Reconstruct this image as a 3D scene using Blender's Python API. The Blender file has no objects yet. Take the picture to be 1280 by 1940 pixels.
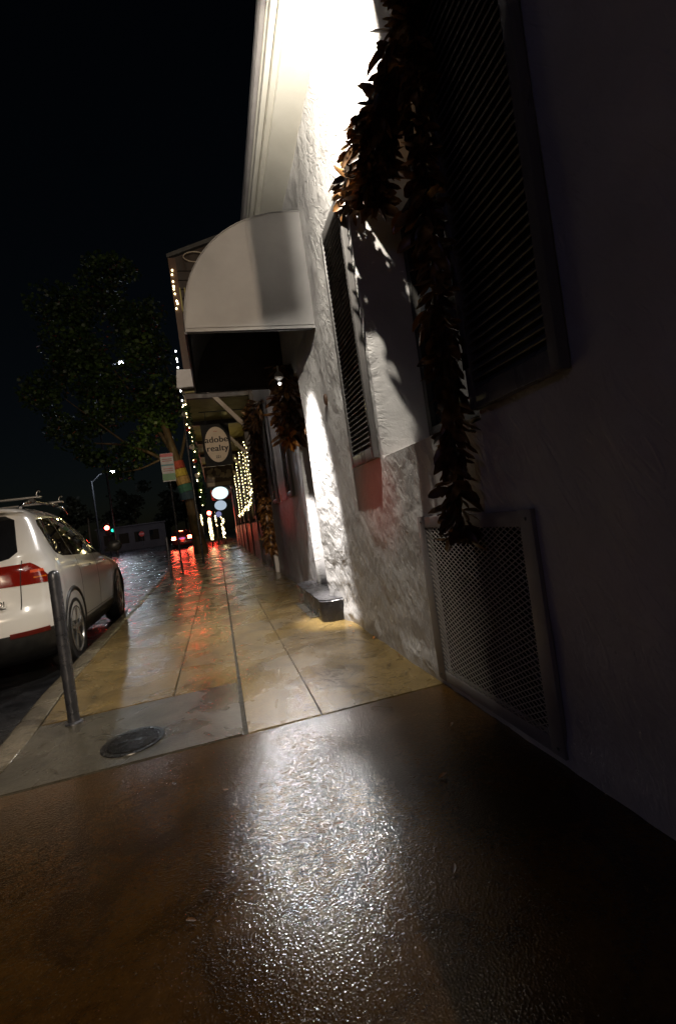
import bpy, bmesh, math, random
from mathutils import Vector, Matrix, noise as mnoise
from mathutils.bvhtree import BVHTree
R = math.radians
random.seed(7)
sc = bpy.context.scene
col = sc.collection

# ------------------------------------------------------------------ camera
CAM_H = 1.05
YAW, PITCH, ROLL = R(14.78), R(.12), R(-8.06)
fw = Vector((math.sin(YAW)*math.cos(PITCH), math.cos(YAW)*math.cos(PITCH), math.sin(PITCH)))
r0 = fw.cross(Vector((0, 0, 1))).normalized(); u0 = r0.cross(fw)
rr = r0*math.cos(ROLL) + u0*math.sin(ROLL)
uu = -r0*math.sin(ROLL) + u0*math.cos(ROLL)
cam = bpy.data.cameras.new('camera'); co = bpy.data.objects.new('camera', cam); col.objects.link(co)
co.matrix_world = Matrix(((rr.x, uu.x, -fw.x, 0), (rr.y, uu.y, -fw.y, 0), (rr.z, uu.z, -fw.z, CAM_H), (0, 0, 0, 1)))
cam.lens = 870*36/1940; cam.sensor_width = 36; cam.clip_start = .02; cam.clip_end = 900
sc.camera = co

# ------------------------------------------------------------------ world, night
w = bpy.data.worlds.new('World'); sc.world = w; w.use_nodes = True
nt = w.node_tree; bg = nt.nodes['Background']
sky = nt.nodes.new('ShaderNodeTexSky'); sky.sky_type = 'NISHITA'; sky.sun_disc = False
sky.sun_elevation = R(14); sky.sun_rotation = R(200)
nt.links.new(sky.outputs[0], bg.inputs[0]); bg.inputs[1].default_value = .0007
sc.view_settings.view_transform = 'Standard'; sc.view_settings.look = 'None'
sc.view_settings.exposure = 0; sc.view_settings.gamma = 1
sc.cycles.use_denoising = True
sc.cycles.max_bounces = 6; sc.cycles.diffuse_bounces = 3; sc.cycles.glossy_bounces = 3
sc.cycles.transmission_bounces = 4; sc.cycles.sample_clamp_indirect = 3.0
sc.cycles.caustics_reflective = False; sc.cycles.caustics_refractive = False

def lamp(name, kind, loc, power, color, size=.05, aim=None, spot=None, blend=.5, parent=None):
    l = bpy.data.lights.new(name, kind); o = bpy.data.objects.new(name, l); col.objects.link(o)
    o.location = loc; l.energy = power; l.color = color
    if kind in ('POINT', 'SPOT'): l.shadow_soft_size = size
    if kind == 'SPOT': l.spot_size = R(spot); l.spot_blend = blend
    if aim is not None:
        o.rotation_euler = (Vector(aim)-Vector(loc)).to_track_quat('-Z', 'Y').to_euler()
    return o
# the floodlight under the cornice that grazes the wall
lamp('cornice_floodlight_bulb', 'POINT', (.67, 2.16, 4.06), 410, (1, .93, .80), .018)
# spots added out of sight inside the awning to whiten the door jambs
lamp('added_jamb_beam', 'SPOT', (.84, 4.42, 2.97), 2000, (1, .95, .90), .03, (1.13, 4.52, .45), 25, 1.0)
lamp('added_jamb_beam', 'SPOT', (.84, 4.42, 2.97), 1300, (1, .95, .90), .02, (1.15, 5.64, .85), 13, .8)
lamp('corner_floodlight_beam', 'SPOT', (.94, 7.9, 3.85), 560, (1, .94, .90), .05, (.25, 1.9, 0), 74, .6)
# warm street lamp behind the photographer
lamp('street_lamp_glow', 'POINT', (-.9, -12, 6.5), 4000, (1, .80, .58), .10)
# cool fill added for the near wall and window reveals
lamp('added_cool_fill', 'POINT', (-13, -7, 7), 115, (.42, .43, 1), .3)
# brake light of a passing car falling on the wall
lamp('brake_light_glow', 'SPOT', (-3.6, 1.2, 1.05), 105, (1, .05, .02), .12, (1.13, 3.1, 1.12), 10, 1.0)
lamp('brake_light_glow', 'SPOT', (-3.6, 1.2, 1.05), 330, (1, .05, .02), .05, (1.13, 7.6, 1.28), 8, .7)
# warm fill added to boost the gallery string lights
lamp('added_warm_fill', 'POINT', (.55, 14.5, 3.3), 5, (1, .80, .34), .08)
lamp('added_warm_fill', 'POINT', (.3, 21.5, 3.1), 10, (1, .80, .36), .08)
lamp('added_warm_fill', 'POINT', (-1.6, 22.0, 5.0), 75, (1, .85, .38), .08)  # added fill that brightens the lower tree crown
lamp('shop_light_glow', 'POINT', (1.2, 31, 2.8), 60, (.8, .92, 1), .15)

# ------------------------------------------------------------------ materials
def mat(name, base, rough=.6, metal=0, emit=None, estr=0, spec=.5, coat=0):
    m = bpy.data.materials.new(name); m.use_nodes = True
    b = m.node_tree.nodes['Principled BSDF']
    b.inputs['Base Color'].default_value = (*base, 1); b.inputs['Roughness'].default_value = rough
    b.inputs['Metallic'].default_value = metal; b.inputs['Specular IOR Level'].default_value = spec
    b.inputs['Coat Weight'].default_value = coat; b.inputs['Coat Roughness'].default_value = .05
    if emit: b.inputs['Emission Color'].default_value = (*emit, 1); b.inputs['Emission Strength'].default_value = estr
    return m
def N(m, t, **k):
    n = m.node_tree.nodes.new(t)
    for a, v in k.items():
        if a in n.inputs.keys(): n.inputs[a].default_value = v
        else: setattr(n, a, v)
    return n
def L(m, a, b): m.node_tree.links.new(a, b)
def coords(m, scale=(1, 1, 1), rot=(0, 0, 0)):
    tc = N(m, 'ShaderNodeTexCoord'); mp = N(m, 'ShaderNodeMapping')
    mp.inputs['Scale'].default_value = scale; mp.inputs['Rotation'].default_value = rot
    L(m, tc.outputs['Object'], mp.inputs[0]); return mp.outputs[0]
def ramp(m, src, stops):
    r = N(m, 'ShaderNodeValToRGB'); L(m, src, r.inputs[0]); e = r.color_ramp.elements
    while len(e) < len(stops): e.new(.5)
    for i, (p, c) in enumerate(stops):
        e[i].position = p; e[i].color = (*c, 1) if len(c) == 3 else c
    return r.outputs[0]
def g3(v): return (v, v, v)
def noise_tex(m, vec, scale, detail=4, rough=.55, dist=0):
    n = N(m, 'ShaderNodeTexNoise', Scale=scale, Detail=detail, Roughness=rough, Distortion=dist); L(m, vec, n.inputs['Vector']); return n.outputs[0]
def bsdf(m): return m.node_tree.nodes['Principled BSDF']
def bump(m, src, dist, strength=1, prev=None):
    b = N(m, 'ShaderNodeBump', Strength=strength, Distance=dist); L(m, src, b.inputs['Height'])
    if prev: L(m, prev, b.inputs['Normal'])
    return b.outputs[0]
def noisy(name, c1, c2, scale=4, rough=(.4, .7), bdist=.002, bscale=None, metal=0, stretch=(1, 1, 1), detail=5, coat=0):
    m = mat(name, c1, metal=metal, coat=coat); v = coords(m, stretch)
    n = noise_tex(m, v, scale, detail)
    L(m, ramp(m, n, [(.35, c1), (.65, c2)]), bsdf(m).inputs['Base Color'])
    L(m, ramp(m, noise_tex(m, v, scale*1.7), [(.3, g3(rough[0])), (.7, g3(rough[1]))]), bsdf(m).inputs['Roughness'])
    if bdist: L(m, bump(m, noise_tex(m, v, bscale or scale*6), bdist), bsdf(m).inputs['Normal'])
    return m

def make_plaster():
    m = mat('plaster', (.60, .58, .57), .5)
    v = coords(m); v2 = coords(m, (1, 1, 1), (R(32), 0, 0))
    st = N(m, 'ShaderNodeMapping'); st.inputs['Scale'].default_value = (1, 2.6, .8); L(m, v2, st.inputs[0])
    a = noise_tex(m, v, 2.2, 5, .6)
    L(m, ramp(m, a, [(.3, (.50, .48, .47)), (.7, (.64, .62, .61))]), bsdf(m).inputs['Base Color'])
    L(m, ramp(m, a, [(.3, g3(.38)), (.7, g3(.6))]), bsdf(m).inputs['Roughness'])
    sep = N(m, 'ShaderNodeSeparateXYZ'); L(m, v, sep.inputs[0])
    far = ramp(m, sep.outputs[1], [(0, g3(.10)), (1, g3(1))])
    far_n = N(m, 'ShaderNodeMapRange'); L(m, sep.outputs[1], far_n.inputs[0])
    far_n.inputs[1].default_value = 1.2; far_n.inputs[2].default_value = 2.7; far_n.inputs[3].default_value = .5; far_n.inputs[4].default_value = 1.0
    rv = N(m, 'ShaderNodeMapRange'); L(m, sep.outputs[0], rv.inputs[0]); rv.inputs[1].default_value = .03; rv.inputs[2].default_value = .07; rv.inputs[3].default_value = 1; rv.inputs[4].default_value = .22
    mu = N(m, 'ShaderNodeMath', operation='MULTIPLY'); L(m, far_n.outputs[0], mu.inputs[0]); L(m, rv.outputs[0], mu.inputs[1]); far_n = mu
    t = noise_tex(m, st.outputs[0], 4.2, 3, .5, 1.6)          # trowel strokes
    ridge = ramp(m, t, [(.40, g3(0)), (.47, g3(.8)), (.52, g3(1)), (.58, g3(.35)), (.66, g3(.5))])
    vo = N(m, 'ShaderNodeTexNoise', Scale=17.0, Detail=2.0, Distortion=2.5); L(m, st.outputs[0], vo.inputs['Vector'])
    pits = ramp(m, vo.outputs[0], [(.30, g3(0)), (.36, g3(1))])
    lump = noise_tex(m, v, 9, 3)
    def B(src, dist, prev=None):
        b = N(m, 'ShaderNodeBump', Distance=dist); L(m, far_n.outputs[0], b.inputs['Strength']); L(m, src, b.inputs['Height'])
        if prev: L(m, prev, b.inputs['Normal'])
        return b.outputs[0]
    b = B(noise_tex(m, v, 3.2, 2), .04)
    b = B(lump, .007, b)
    b = B(ridge, .0030, b)
    b = B(pits, .0035, b)
    b = bump(m, noise_tex(m, v, 60, 3), .0009, 1, b)
    L(m, b, bsdf(m).inputs['Normal'])
    return m
def make_pave(name, c1, c2, grain, gd, rlo, rhi, puddle=(.42, .6)):
    m = mat(name, c1, .3, spec=.5)
    v = coords(m)
    big = noise_tex(m, v, 1.3, 6, .65)
    fine = noise_tex(m, v, 45, 3)
    spots = N(m, 'ShaderNodeTexVoronoi', Scale=2.3); L(m, v, spots.inputs['Vector'])
    cr = ramp(m, big, [(.3, c1), (.7, c2)])
    mx = N(m, 'ShaderNodeMix', data_type='RGBA', blend_type='MULTIPLY'); mx.inputs[0].default_value = 1
    L(m, cr, mx.inputs[6]); L(m, ramp(m, fine, [(.25, g3(.6)), (.75, g3(1))]), mx.inputs[7])
    mx2 = N(m, 'ShaderNodeMix', data_type='RGBA', blend_type='MULTIPLY'); mx2.inputs[0].default_value = 1
    L(m, mx.outputs[2], mx2.inputs[6]); L(m, ramp(m, spots.outputs['Distance'], [(.03, g3(.25)), (.05, g3(1))]), mx2.inputs[7])
    stain = noise_tex(m, v, 2.6, 7, .72, 1.0)
    mx3 = N(m, 'ShaderNodeMix', data_type='RGBA', blend_type='MULTIPLY'); mx3.inputs[0].default_value = 1
    L(m, mx2.outputs[2], mx3.inputs[6]); L(m, ramp(m, stain, [(.36, g3(.45)), (.5, g3(.85)), (.62, g3(1))]), mx3.inputs[7])
    L(m, mx3.outputs[2], bsdf(m).inputs['Base Color'])
    wet = noise_tex(m, v, 1.7, 4, .6, .6)
    L(m, ramp(m, wet, [(puddle[0], g3(rlo)), (puddle[1], g3(rhi))]), bsdf(m).inputs['Roughness'])
    gr = N(m, 'ShaderNodeTexVoronoi', Scale=grain); L(m, v, gr.inputs['Vector'])
    b = bump(m, gr.outputs['Distance'], gd)
    b = bump(m, noise_tex(m, v, grain*.42, 3), gd*1.2, 1, b)
    b = bump(m, noise_tex(m, v, 7, 3), .0010, .6, b)
    gr2 = N(m, 'ShaderNodeTexVoronoi', Scale=grain*.55); L(m, v, gr2.inputs['Vector'])
    pk = ramp(m, gr2.outputs['Distance'], [(0, g3(1)), (.12, g3(.5)), (.22, g3(0))])
    sel = N(m, 'ShaderNodeSeparateColor'); L(m, gr2.outputs['Color'], sel.inputs[0])
    gate = ramp(m, sel.outputs[0], [(.52, g3(0)), (.56, g3(1))])
    mm = N(m, 'ShaderNodeMath', operation='MULTIPLY'); L(m, pk, mm.inputs[0]); L(m, gate, mm.inputs[1])
    b = bump(m, mm.outputs[0], gd*1.5, 1, b)
    L(m, b, bsdf(m).inputs['Normal'])
    return m
M = {}
M['plaster'] = make_plaster()
M['smooth_plaster'] = noisy('smooth_plaster', (.58, .56, .60), (.66, .64, .67), 3, (.4, .6), .004, 5)
M['sidewalk'] = make_pave('wet_sidewalk', (.19, .125, .042), (.29, .20, .078), 170, .0008, .12, .38, (.30, .68))
M['sidewalk_grey'] = make_pave('wet_grey_slab', (.075, .065, .046), (.115, .10, .072), 190, .0008, .2, .42)
M['apron'] = make_pave('wet_brown_slab', (.058, .027, .005), (.100, .048, .010), 160, .00075, .12, .20, (.3, .7))
M['asphalt'] = make_pave('wet_asphalt', (.022, .022, .025), (.04, .04, .043), 90, .003, .10, .32)
M['joint'] = noisy('joint_dirt', (.02, .016, .008), (.045, .035, .018), 20, (.5, .9), .004, 80)
M['kerb'] = make_pave('wet_kerb', (.14, .115, .075), (.20, .165, .115), 150, .001, .15, .35)
M['cornice'] = noisy('cream_paint', (.62, .59, .52), (.70, .67, .60), 3, (.35, .5), .001, 30)
M['dark_trim'] = noisy('dark_trim', (.03, .028, .026), (.05, .047, .043), 5, (.35, .5), .0008)
M['shutter'] = noisy('charcoal_paint', (.12, .115, .112), (.17, .16, .155), 6, (.22, .4), .0008, 60, stretch=(1, 1, .3))
M['metal_paint'] = noisy('grey_painted_metal', (.24, .22, .22), (.32, .30, .29), 5, (.3, .5), .0008, 60)
M['mesh_metal'] = noisy('expanded_metal', (.50, .45, .40), (.60, .54, .48), 9, (.3, .5), 0)
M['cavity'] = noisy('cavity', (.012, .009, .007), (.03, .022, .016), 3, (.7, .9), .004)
M['awning'] = noisy('awning_canvas', (.24, .23, .225), (.30, .285, .28), 2.5, (.38, .5), .0006, 500)
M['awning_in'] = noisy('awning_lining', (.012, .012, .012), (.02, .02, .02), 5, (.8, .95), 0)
M['step'] = noisy('charcoal_step', (.022, .021, .024), (.042, .04, .044), 5, (.18, .4), .003, 30)
M['leaf'] = None
def leaf_mat(name, stops, scale, rough=.38):
    m = mat(name, (.1, .05, .02), rough); v = coords(m)
    n = noise_tex(m, v, scale, 2, .6)
    L(m, ramp(m, n, stops), bsdf(m).inputs['Base Color'])
    return m
M['leaf'] = leaf_mat('dried_magnolia_leaf', [(.36, (.035, .02, .008)), (.48, (.13, .055, .016)), (.60, (.28, .13, .035)), (.70, (.55, .36, .15))], 11)
M['bow_leaf'] = leaf_mat('golden_leaf', [(.3, (.22, .07, .012)), (.6, (.45, .18, .03)), (.75, (.62, .38, .12))], 9, .32)
M['stem'] = noisy('stem', (.03, .018, .008), (.06, .035, .015), 20, (.6, .9), .002)
M['tree_leaf'] = leaf_mat('tree_leaf', [(.35, (.009, .020, .004)), (.55, (.022, .046, .008)), (.72, (.055, .09, .014))], .9, .5)
M['dark_leaf'] = leaf_mat('dark_needles', [(.35, (.010, .012, .006)), (.7, (.03, .028, .012))], .9, .6)
M['bark'] = noisy('bark', (.035, .022, .014), (.11, .065, .035), 4, (.5, .9), .03, 12, stretch=(1, 1, .4))
M['timber'] = noisy('dark_timber', (.018, .010, .006), (.036, .021, .012), 4, (.35, .6), .003, 20, stretch=(1, 1, .2))
M['brown_board'] = noisy('brown_board', (.05, .024, .012), (.075, .036, .019), 4, (.4, .6), .003, 25, stretch=(1, .3, 1))
M['ceiling_board'] = noisy('ceiling_board', (.24, .20, .06), (.33, .28, .10), 4, (.5, .7), .002, 20)
M['pale_timber'] = noisy('pale_timber', (.28, .22, .16), (.36, .29, .21), 5, (.4, .6), .002)
M['white_trim'] = noisy('white_trim', (.62, .60, .60), (.70, .68, .68), 5, (.4, .6), .001)
M['siding'] = noisy('red_glow_siding', (.32, .10, .05), (.42, .15, .07), 4, (.4, .6), .002, 20)  # red glow put into the board colour
M['glass'] = mat('dark_glass', (.01, .011, .013), .03, spec=.8)
M['galv'] = noisy('galvanised_steel', (.07, .073, .085), (.13, .13, .145), 12, (.22, .4), .0006, 60, metal=.7)
M['iron'] = noisy('cast_iron', (.012, .011, .010), (.028, .025, .022), 14, (.14, .3), .002, 60, metal=.3)
M['dark_metal'] = noisy('dark_metal', (.03, .03, .032), (.05, .05, .055), 6, (.25, .4), .0005, metal=.6)
M['car_white'] = mat('white_car_paint', (.78, .77, .75), .22, coat=1)
M['car_dark'] = mat('dark_car_paint', (.02, .02, .025), .22, coat=1)
M['black_plastic'] = noisy('black_plastic', (.012, .012, .012), (.022, .022, .022), 20, (.35, .55), .0004, 200)
M['rubber'] = noisy('tyre_rubber', (.012, .012, .012), (.02, .02, .02), 20, (.4, .6), .0008, 100)
M['alloy'] = mat('alloy', (.55, .54, .53), .25, .85)
M['dull_red'] = mat('dull_red', (.10, .006, .004), .3)
M['red_lens'] = mat('red_lens', (.20, .010, .005), .12, coat=1)
M['amber_lens'] = mat('amber_lens', (.55, .14, .01), .12, coat=1)
M['seam'] = mat('seam', (.01, .01, .01), .8)
M['chrome'] = mat('chrome', (.6, .6, .6), .15, 1)
def emis(name, c, s): return mat(name, (0, 0, 0), .5, emit=c, estr=s)
M['bulb'] = emis('warm_bulb', (1, .78, .38), 12)
M['bulb_cool'] = emis('cool_bulb', (.95, .98, 1), 16)
M['bulb_yel'] = emis('yellow_bulb', (.9, .85, .25), 3.5)
M['tail_lit'] = emis('lit_tail_lamp', (1, .09, .04), 110)
M['red_sig'] = emis('red_signal', (1, .04, .025), 90)
M['green_sig'] = emis('green_signal', (.02, .9, .5), 3)
M['white_lamp'] = emis('white_street_lamp', (.85, .92, 1), 110)
M['lit_sign'] = emis('lit_sign_face', (.75, .95, 1), 1.3)
M['lit_shop'] = emis('lit_shop_window', (.55, .72, 1), .35)
M['lit_yellow'] = emis('lit_yellow_window', (1, .95, .35), 1.6)
M['plate'] = emis('lit_plate', (.35, .25, 1), .5)

# ------------------------------------------------------------------ mesh helpers
class MB:
    def __init__(s): s.bm = bmesh.new()
    def box(s, a, b, bevel=0):
        r = bmesh.ops.create_cube(s.bm, size=1)
        a = Vector(a); b = Vector(b); c = (a+b)/2; d = b-a
        for v in r['verts']: v.co = Vector((c.x+v.co.x*d.x, c.y+v.co.y*d.y, c.z+v.co.z*d.z))
        if bevel:
            es = list({e for v in r['verts'] for e in v.link_edges})
            bmesh.ops.bevel(s.bm, geom=es, offset=bevel, segments=2, affect='EDGES', profile=.6)
        return s
    def beam(s, p, q, wx, wz, up=(0, 0, 1)):
        p = Vector(p); q = Vector(q); d = (q-p); l = d.length; d.normalize()
        x = d.cross(Vector(up)); x = x.normalized() if x.length > 1e-4 else Vector((1, 0, 0)); z = x.cross(d)
        r = bmesh.ops.create_cube(s.bm, size=1)
        for v in r['verts']:
            c = v.co.copy(); v.co = p + d*((c.y+.5)*l) + x*(c.x*wx) + z*(c.z*wz)
        return s
    def tube(s, pts, rad, n=8, cap=True):
        pts = [Vector(p) for p in pts]
        if not hasattr(rad, '__len__'): rad = [rad]*len(pts)
        rings = []; x = None
        for i, p in enumerate(pts):
            d = (pts[min(i+1, len(pts)-1)] - pts[max(i-1, 0)]).normalized()
            if x is None: x = d.orthogonal().normalized()
            x = (x - d*x.dot(d)).normalized(); y = d.cross(x)
            rings.append([s.bm.verts.new(p + (x*math.cos(2*math.pi*k/n)+y*math.sin(2*math.pi*k/n))*rad[i]) for k in range(n)])
        for a, b in zip(rings, rings[1:]):
            for k in range(n): s.bm.faces.new((a[k], a[(k+1) % n], b[(k+1) % n], b[k]))
        if cap: s.bm.faces.new(rings[0][::-1]); s.bm.faces.new(rings[-1])
        return s
    def ico(s, c, r, sub=1, sc3=(1, 1, 1)):
        q = bmesh.ops.create_icosphere(s.bm, subdivisions=sub, radius=r)
        for v in q['verts']: v.co = Vector(c)+Vector((v.co.x*sc3[0], v.co.y*sc3[1], v.co.z*sc3[2]))
        return s
    def prism(s, poly, axis, a, b):
        """extrude a 2D outline along axis ('x': poly is (y,z); 'y': (x,z); 'z': (x,y))"""
        def P(u, v, t): return {'x': (t, u, v), 'y': (u, t, v), 'z': (u, v, t)}[axis]
        A = [s.bm.verts.new(P(u, v, a)) for u, v in poly]; B = [s.bm.verts.new(P(u, v, b)) for u, v in poly]
        n = len(poly)
        s.bm.faces.new(A[::-1]); s.bm.faces.new(B)
        for i in range(n): s.bm.faces.new((A[i], A[(i+1) % n], B[(i+1) % n], B[i]))
        return s
    def lathe(s, prof, c=(0, 0, 0), axis='z', n=32):
        rings = []
        for r_, h_ in prof:
            ring = []
            for k in range(n):
                a = 2*math.pi*k/n; u, v = r_*math.cos(a), r_*math.sin(a)
                p = {'z': (u, v, h_), 'x': (h_, u, v), 'y': (u, h_, v)}[axis]
                ring.append(s.bm.verts.new(Vector(c)+Vector(p)))
            rings.append(ring)
        for a, b in zip(rings, rings[1:]):
            for k in range(n): s.bm.faces.new((a[k], a[(k+1) % n], b[(k+1) % n], b[k]))
        s.bm.faces.new(rings[0][::-1]); s.bm.faces.new(rings[-1])
        return s
    def build(s, name, m, parent=None, smooth=False, angle=None, mod=None):
        bmesh.ops.recalc_face_normals(s.bm, faces=s.bm.faces)
        return link(name, s.bm, m, parent, smooth, angle)
def link(name, bm, m, parent=None, smooth=False, angle=None):
    me = bpy.data.meshes.new(name); bm.to_mesh(me); bm.free()
    for x in (m if isinstance(m, list) else [m]): me.materials.append(x)
    if smooth:
        me.polygons.foreach_set('use_smooth', [True]*len(me.polygons))
        if angle: me.set_sharp_from_angle(angle=R(angle))
    o = bpy.data.objects.new(name, me); col.objects.link(o)
    if parent: o.parent = parent
    return o
def tag(o, label=None, cat=None, group=None, kind=None):
    if label: o['label'] = label
    if cat: o['category'] = cat
    if group: o['group'] = group
    if kind: o['kind'] = kind
    return o
def empty(name, loc, label, cat, group=None, rz=0):
    o = bpy.data.objects.new(name, None); col.objects.link(o); o.location = loc; o.rotation_euler.z = rz
    return tag(o, label, cat, group)
def local(o, root):      # geometry was written in world coordinates: shift the data under its root
    o.data.transform(Matrix.Translation(-Vector(root.location))); return o

# ------------------------------------------------------------------ ground
def sheet(name, x0, x1, y0, y1, z, m):
    b = MB(); vs = [b.bm.verts.new(p) for p in ((x0, y0, z), (x1, y0, z), (x1, y1, z), (x0, y1, z))]; b.bm.faces.new(vs)
    return tag(b.build(name, m), kind='structure')
sheet('ground', -300, 300, -60, 500, -.20, M['asphalt'])
sheet('road', -26, -1.2, -40, 300, -.13, M['asphalt'])
KX = [(-40, -1.37), (1.2, -1.37), (2.2, -1.37), (2.43, -1.37), (3.0, -1.37), (4, -1.46), (5.5, -1.51), (8, -1.56), (12, -1.63), (17, -1.8), (30, -2.15), (60, -3.0), (120, -4)]
def kx(y):
    for (a, xa), (b, xb) in zip(KX, KX[1:]):
        if a <= y <= b: return xa+(xb-xa)*(y-a)/(b-a)
    return KX[-1][1]
W_X = 1.13
def slab(b, x0, x1, y0, y1, zt=0, g=.005, left_kerb=False, bev=.006):
    n = max(1, int((y1-y0)/.6))
    A = []; 
    for i in range(n+1):
        y = y0+g+(y1-y0-2*g)*i/n
        xl = (kx(y)+.17 if left_kerb else x0)+g
        A.append((b.bm.verts.new((xl, y, zt)), b.bm.verts.new((x1-g, y, zt))))
    fs = [b.bm.faces.new((p[0], p[1], q[1], q[0])) for p, q in zip(A, A[1:])]
    r = bmesh.ops.extrude_face_region(b.bm, geom=fs)
    for v in [e for e in r['geom'] if isinstance(e, bmesh.types.BMVert)]: pass
    for f in fs: 
        pass
    for v in {v for f in fs for v in f.verts}: v.co.z -= .05
    top = [e for e in r['geom'] if isinstance(e, bmesh.types.BMFace)]
    bd = [e for e in {e for f in top for e in f.edges} if sum(1 for f in e.link_faces if f in top) == 1]
    if bev: bmesh.ops.bevel(b.bm, geom=bd, offset=bev, segments=2, affect='EDGES')
base = MB()
ys = [-12+i*1.5 for i in range(100)]
prev = None
for y in ys:
    a = (base.bm.verts.new((kx(y)+.03, y, -.022)), base.bm.verts.new((3.0, y, -.022)))
    if prev: base.bm.faces.new((prev[0], prev[1], a[1], a[0]))
    prev = a
tag(base.build('ground_bed', M['joint']), kind='structure')
sw = MB()
random.seed(3)
def rows(start, step, end):
    y = start; out = [y]
    while y < end: y += step*(1 if y < 30 else 2); out.append(y)
    return out
rl = rows(3.27, 2.45, 125)
for y0, y1 in zip(rl, rl[1:]):
    slab(sw, None, -.43, y0, y1, -random.random()*.004, left_kerb=True)
rm = rows(3.27, 3.1, 125)
for y0, y1 in zip(rm, rm[1:]): slab(sw, -.43, -.007, y0, y1, -random.random()*.004)
rr_ = rows(2.43, 3.4, 125)
for y0, y1 in zip(rr_, rr_[1:]):
    slab(sw, .006, .40, y0, y1, -random.random()*.003, g=.003)
    slab(sw, .40, 1.28, y0, y1, -random.random()*.003, g=.003, bev=.003)
tag(sw.build('sidewalk', M['sidewalk']), kind='structure')
gs = MB(); slab(gs, None, -.012, 2.43, 3.27, 0, left_kerb=True)
tag(gs.build('pavement', M['sidewalk_grey']), kind='structure')
ap = MB(); slab(ap, None, 1.28, -6, 2.43, -.002, left_kerb=True)
tag(ap.build('driveway', M['apron']), kind='structure')
kb = MB(); prev = None
kys = [-20, 0, 1.2, 2.2, 2.43, 2.7, 3, 3.5, 4, 4.7, 5.5, 6.5, 8, 10, 12, 14.5, 17, 20, 25, 30, 45, 60, 120]
prof = [(-.015, -.2), (0, -.02), (.012, -.005), (.03, .001), (.155, .003), (.165, -.004), (.166, -.05)]
for y in kys:
    ring = [kb.bm.verts.new((kx(y)+dx, y, z)) for dx, z in prof]
    if prev:
        for i in range(len(prof)-1): kb.bm.faces.new((prev[i], prev[i+1], ring[i+1], ring[i]))
    prev = ring
tag(kb.build('kerb', M['kerb'], smooth=True, angle=50), kind='structure')

# ------------------------------------------------------------------ adobe building
adobe = empty('adobe_building', (1.13, 0, 0), 'whitewashed adobe building with rough trowelled plaster, louvred shutters and a mesh vent', 'building')
def hole(y0, y1, z0, z1, dep, z0b=None, z1b=None): return dict(y0=y0, y1=y1, z0=z0, z1=z1, d=dep, z0b=z0b or z0, z1b=z1b or z1)
H = [hole(1.53, 2.36, .085, .90, .35), hole(1.74, 2.90, 1.38, 3.20, .37, 1.49, 3.03), hole(4.66, 5.62, .2, 2.78, .9),
     hole(7.06, 8.20, 1.38, 3.20, .37, 1.49, 3.03)]
Y0, Y1, ZT = -.48, 10.1, 5.2
def lines(a, b, st, cuts):
    cs = sorted(set([a, b]+[c for c in cuts if a < c < b])); out = []
    for p, q in zip(cs, cs[1:]):
        n = max(1, round((q-p)/st)); out += [p+(q-p)*i/n for i in range(n)]
    return out+[b]
def smooth(t): t = max(0, min(1, t)); return t*t*(3-2*t)
def wall_x(y, z):
    x = W_X
    if z < 3.0: 
        k = smooth((3.0-z)/.3)
        x -= .12*max(0, (y-4.20)/.46)**1.6*k*(1 if y <= 4.67 else 0)
        if y >= 5.6: x -= .03*smooth((6.1-y)/.45)*k
    x += .010*mnoise.noise(Vector((y*1.6, z*1.6, 3))) + .006*mnoise.noise(Vector((y*5, z*5, 9)))*(1 if y > 1.4 else .3)
    if z < .1: x -= .012+.012*mnoise.noise(Vector((y*9, z*9, 1)))
    return x
bm = bmesh.new()
YS = lines(Y0, Y1, .06, [h[k] for h in H for k in ('y0', 'y1')]+[4.20+.042*i for i in range(11)]); ZS = lines(-.04, ZT, .07, [h[k] for h in H for k in ('z0', 'z1')]+[.06])
V = {}
def gv(i, j):
    if (i, j) not in V: V[i, j] = bm.verts.new((wall_x(YS[i], ZS[j]), YS[i], ZS[j]))
    return V[i, j]
def inhole(y, z):
    for h in H:
        if h['y0'] < y < h['y1'] and h['z0'] < z < h['z1']: return h
for i in range(len(YS)-1):
    for j in range(len(ZS)-1):
        if not inhole((YS[i]+YS[i+1])/2, (ZS[j]+ZS[j+1])/2):
            bm.faces.new((gv(i, j), gv(i, j+1), gv(i+1, j+1), gv(i+1, j)))
rimE = []
for h in H:
    rim = []
    ii = [i for i, y in enumerate(YS) if h['y0']-1e-6 <= y <= h['y1']+1e-6]; jj = [j for j, z in enumerate(ZS) if h['z0']-1e-6 <= z <= h['z1']+1e-6]
    rim += [(i, jj[0]) for i in ii[:-1]] + [(ii[-1], j) for j in jj[:-1]] + [(i, jj[-1]) for i in ii[:0:-1]] + [(ii[0], j) for j in jj[:0:-1]]
    prev = [V[q] for q in rim]; nl = 6
    for e in [(prev[k], prev[(k+1) % len(prev)]) for k in range(len(prev))]:
        ed = bm.edges.get(e)
        if ed: rimE.append(ed)
    for s in range(1, nl+1):
        cur = []
        for q in rim:
            y, z = YS[q[0]], ZS[q[1]]; t = s/nl
            zb = h['z0b']+(z-h['z0'])/(h['z1']-h['z0'])*(h['z1b']-h['z0b'])
            n = .004*mnoise.noise(Vector((y*4, z*4, t*3)))
            cur.append(bm.verts.new((wall_x(y, z)*(1-t)+(W_X+h['d'])*t, y+n, z+(zb-z)*t)))
        for k in range(len(rim)):
            k2 = (k+1) % len(rim); bm.faces.new((prev[k], prev[k2], cur[k2], cur[k]))
        prev = cur
bmesh.ops.bevel(bm, geom=rimE, offset=.022, segments=3, affect='EDGES', profile=.5, clamp_overlap=True)
bmesh.ops.recalc_face_normals(bm, faces=bm.faces)
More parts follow.
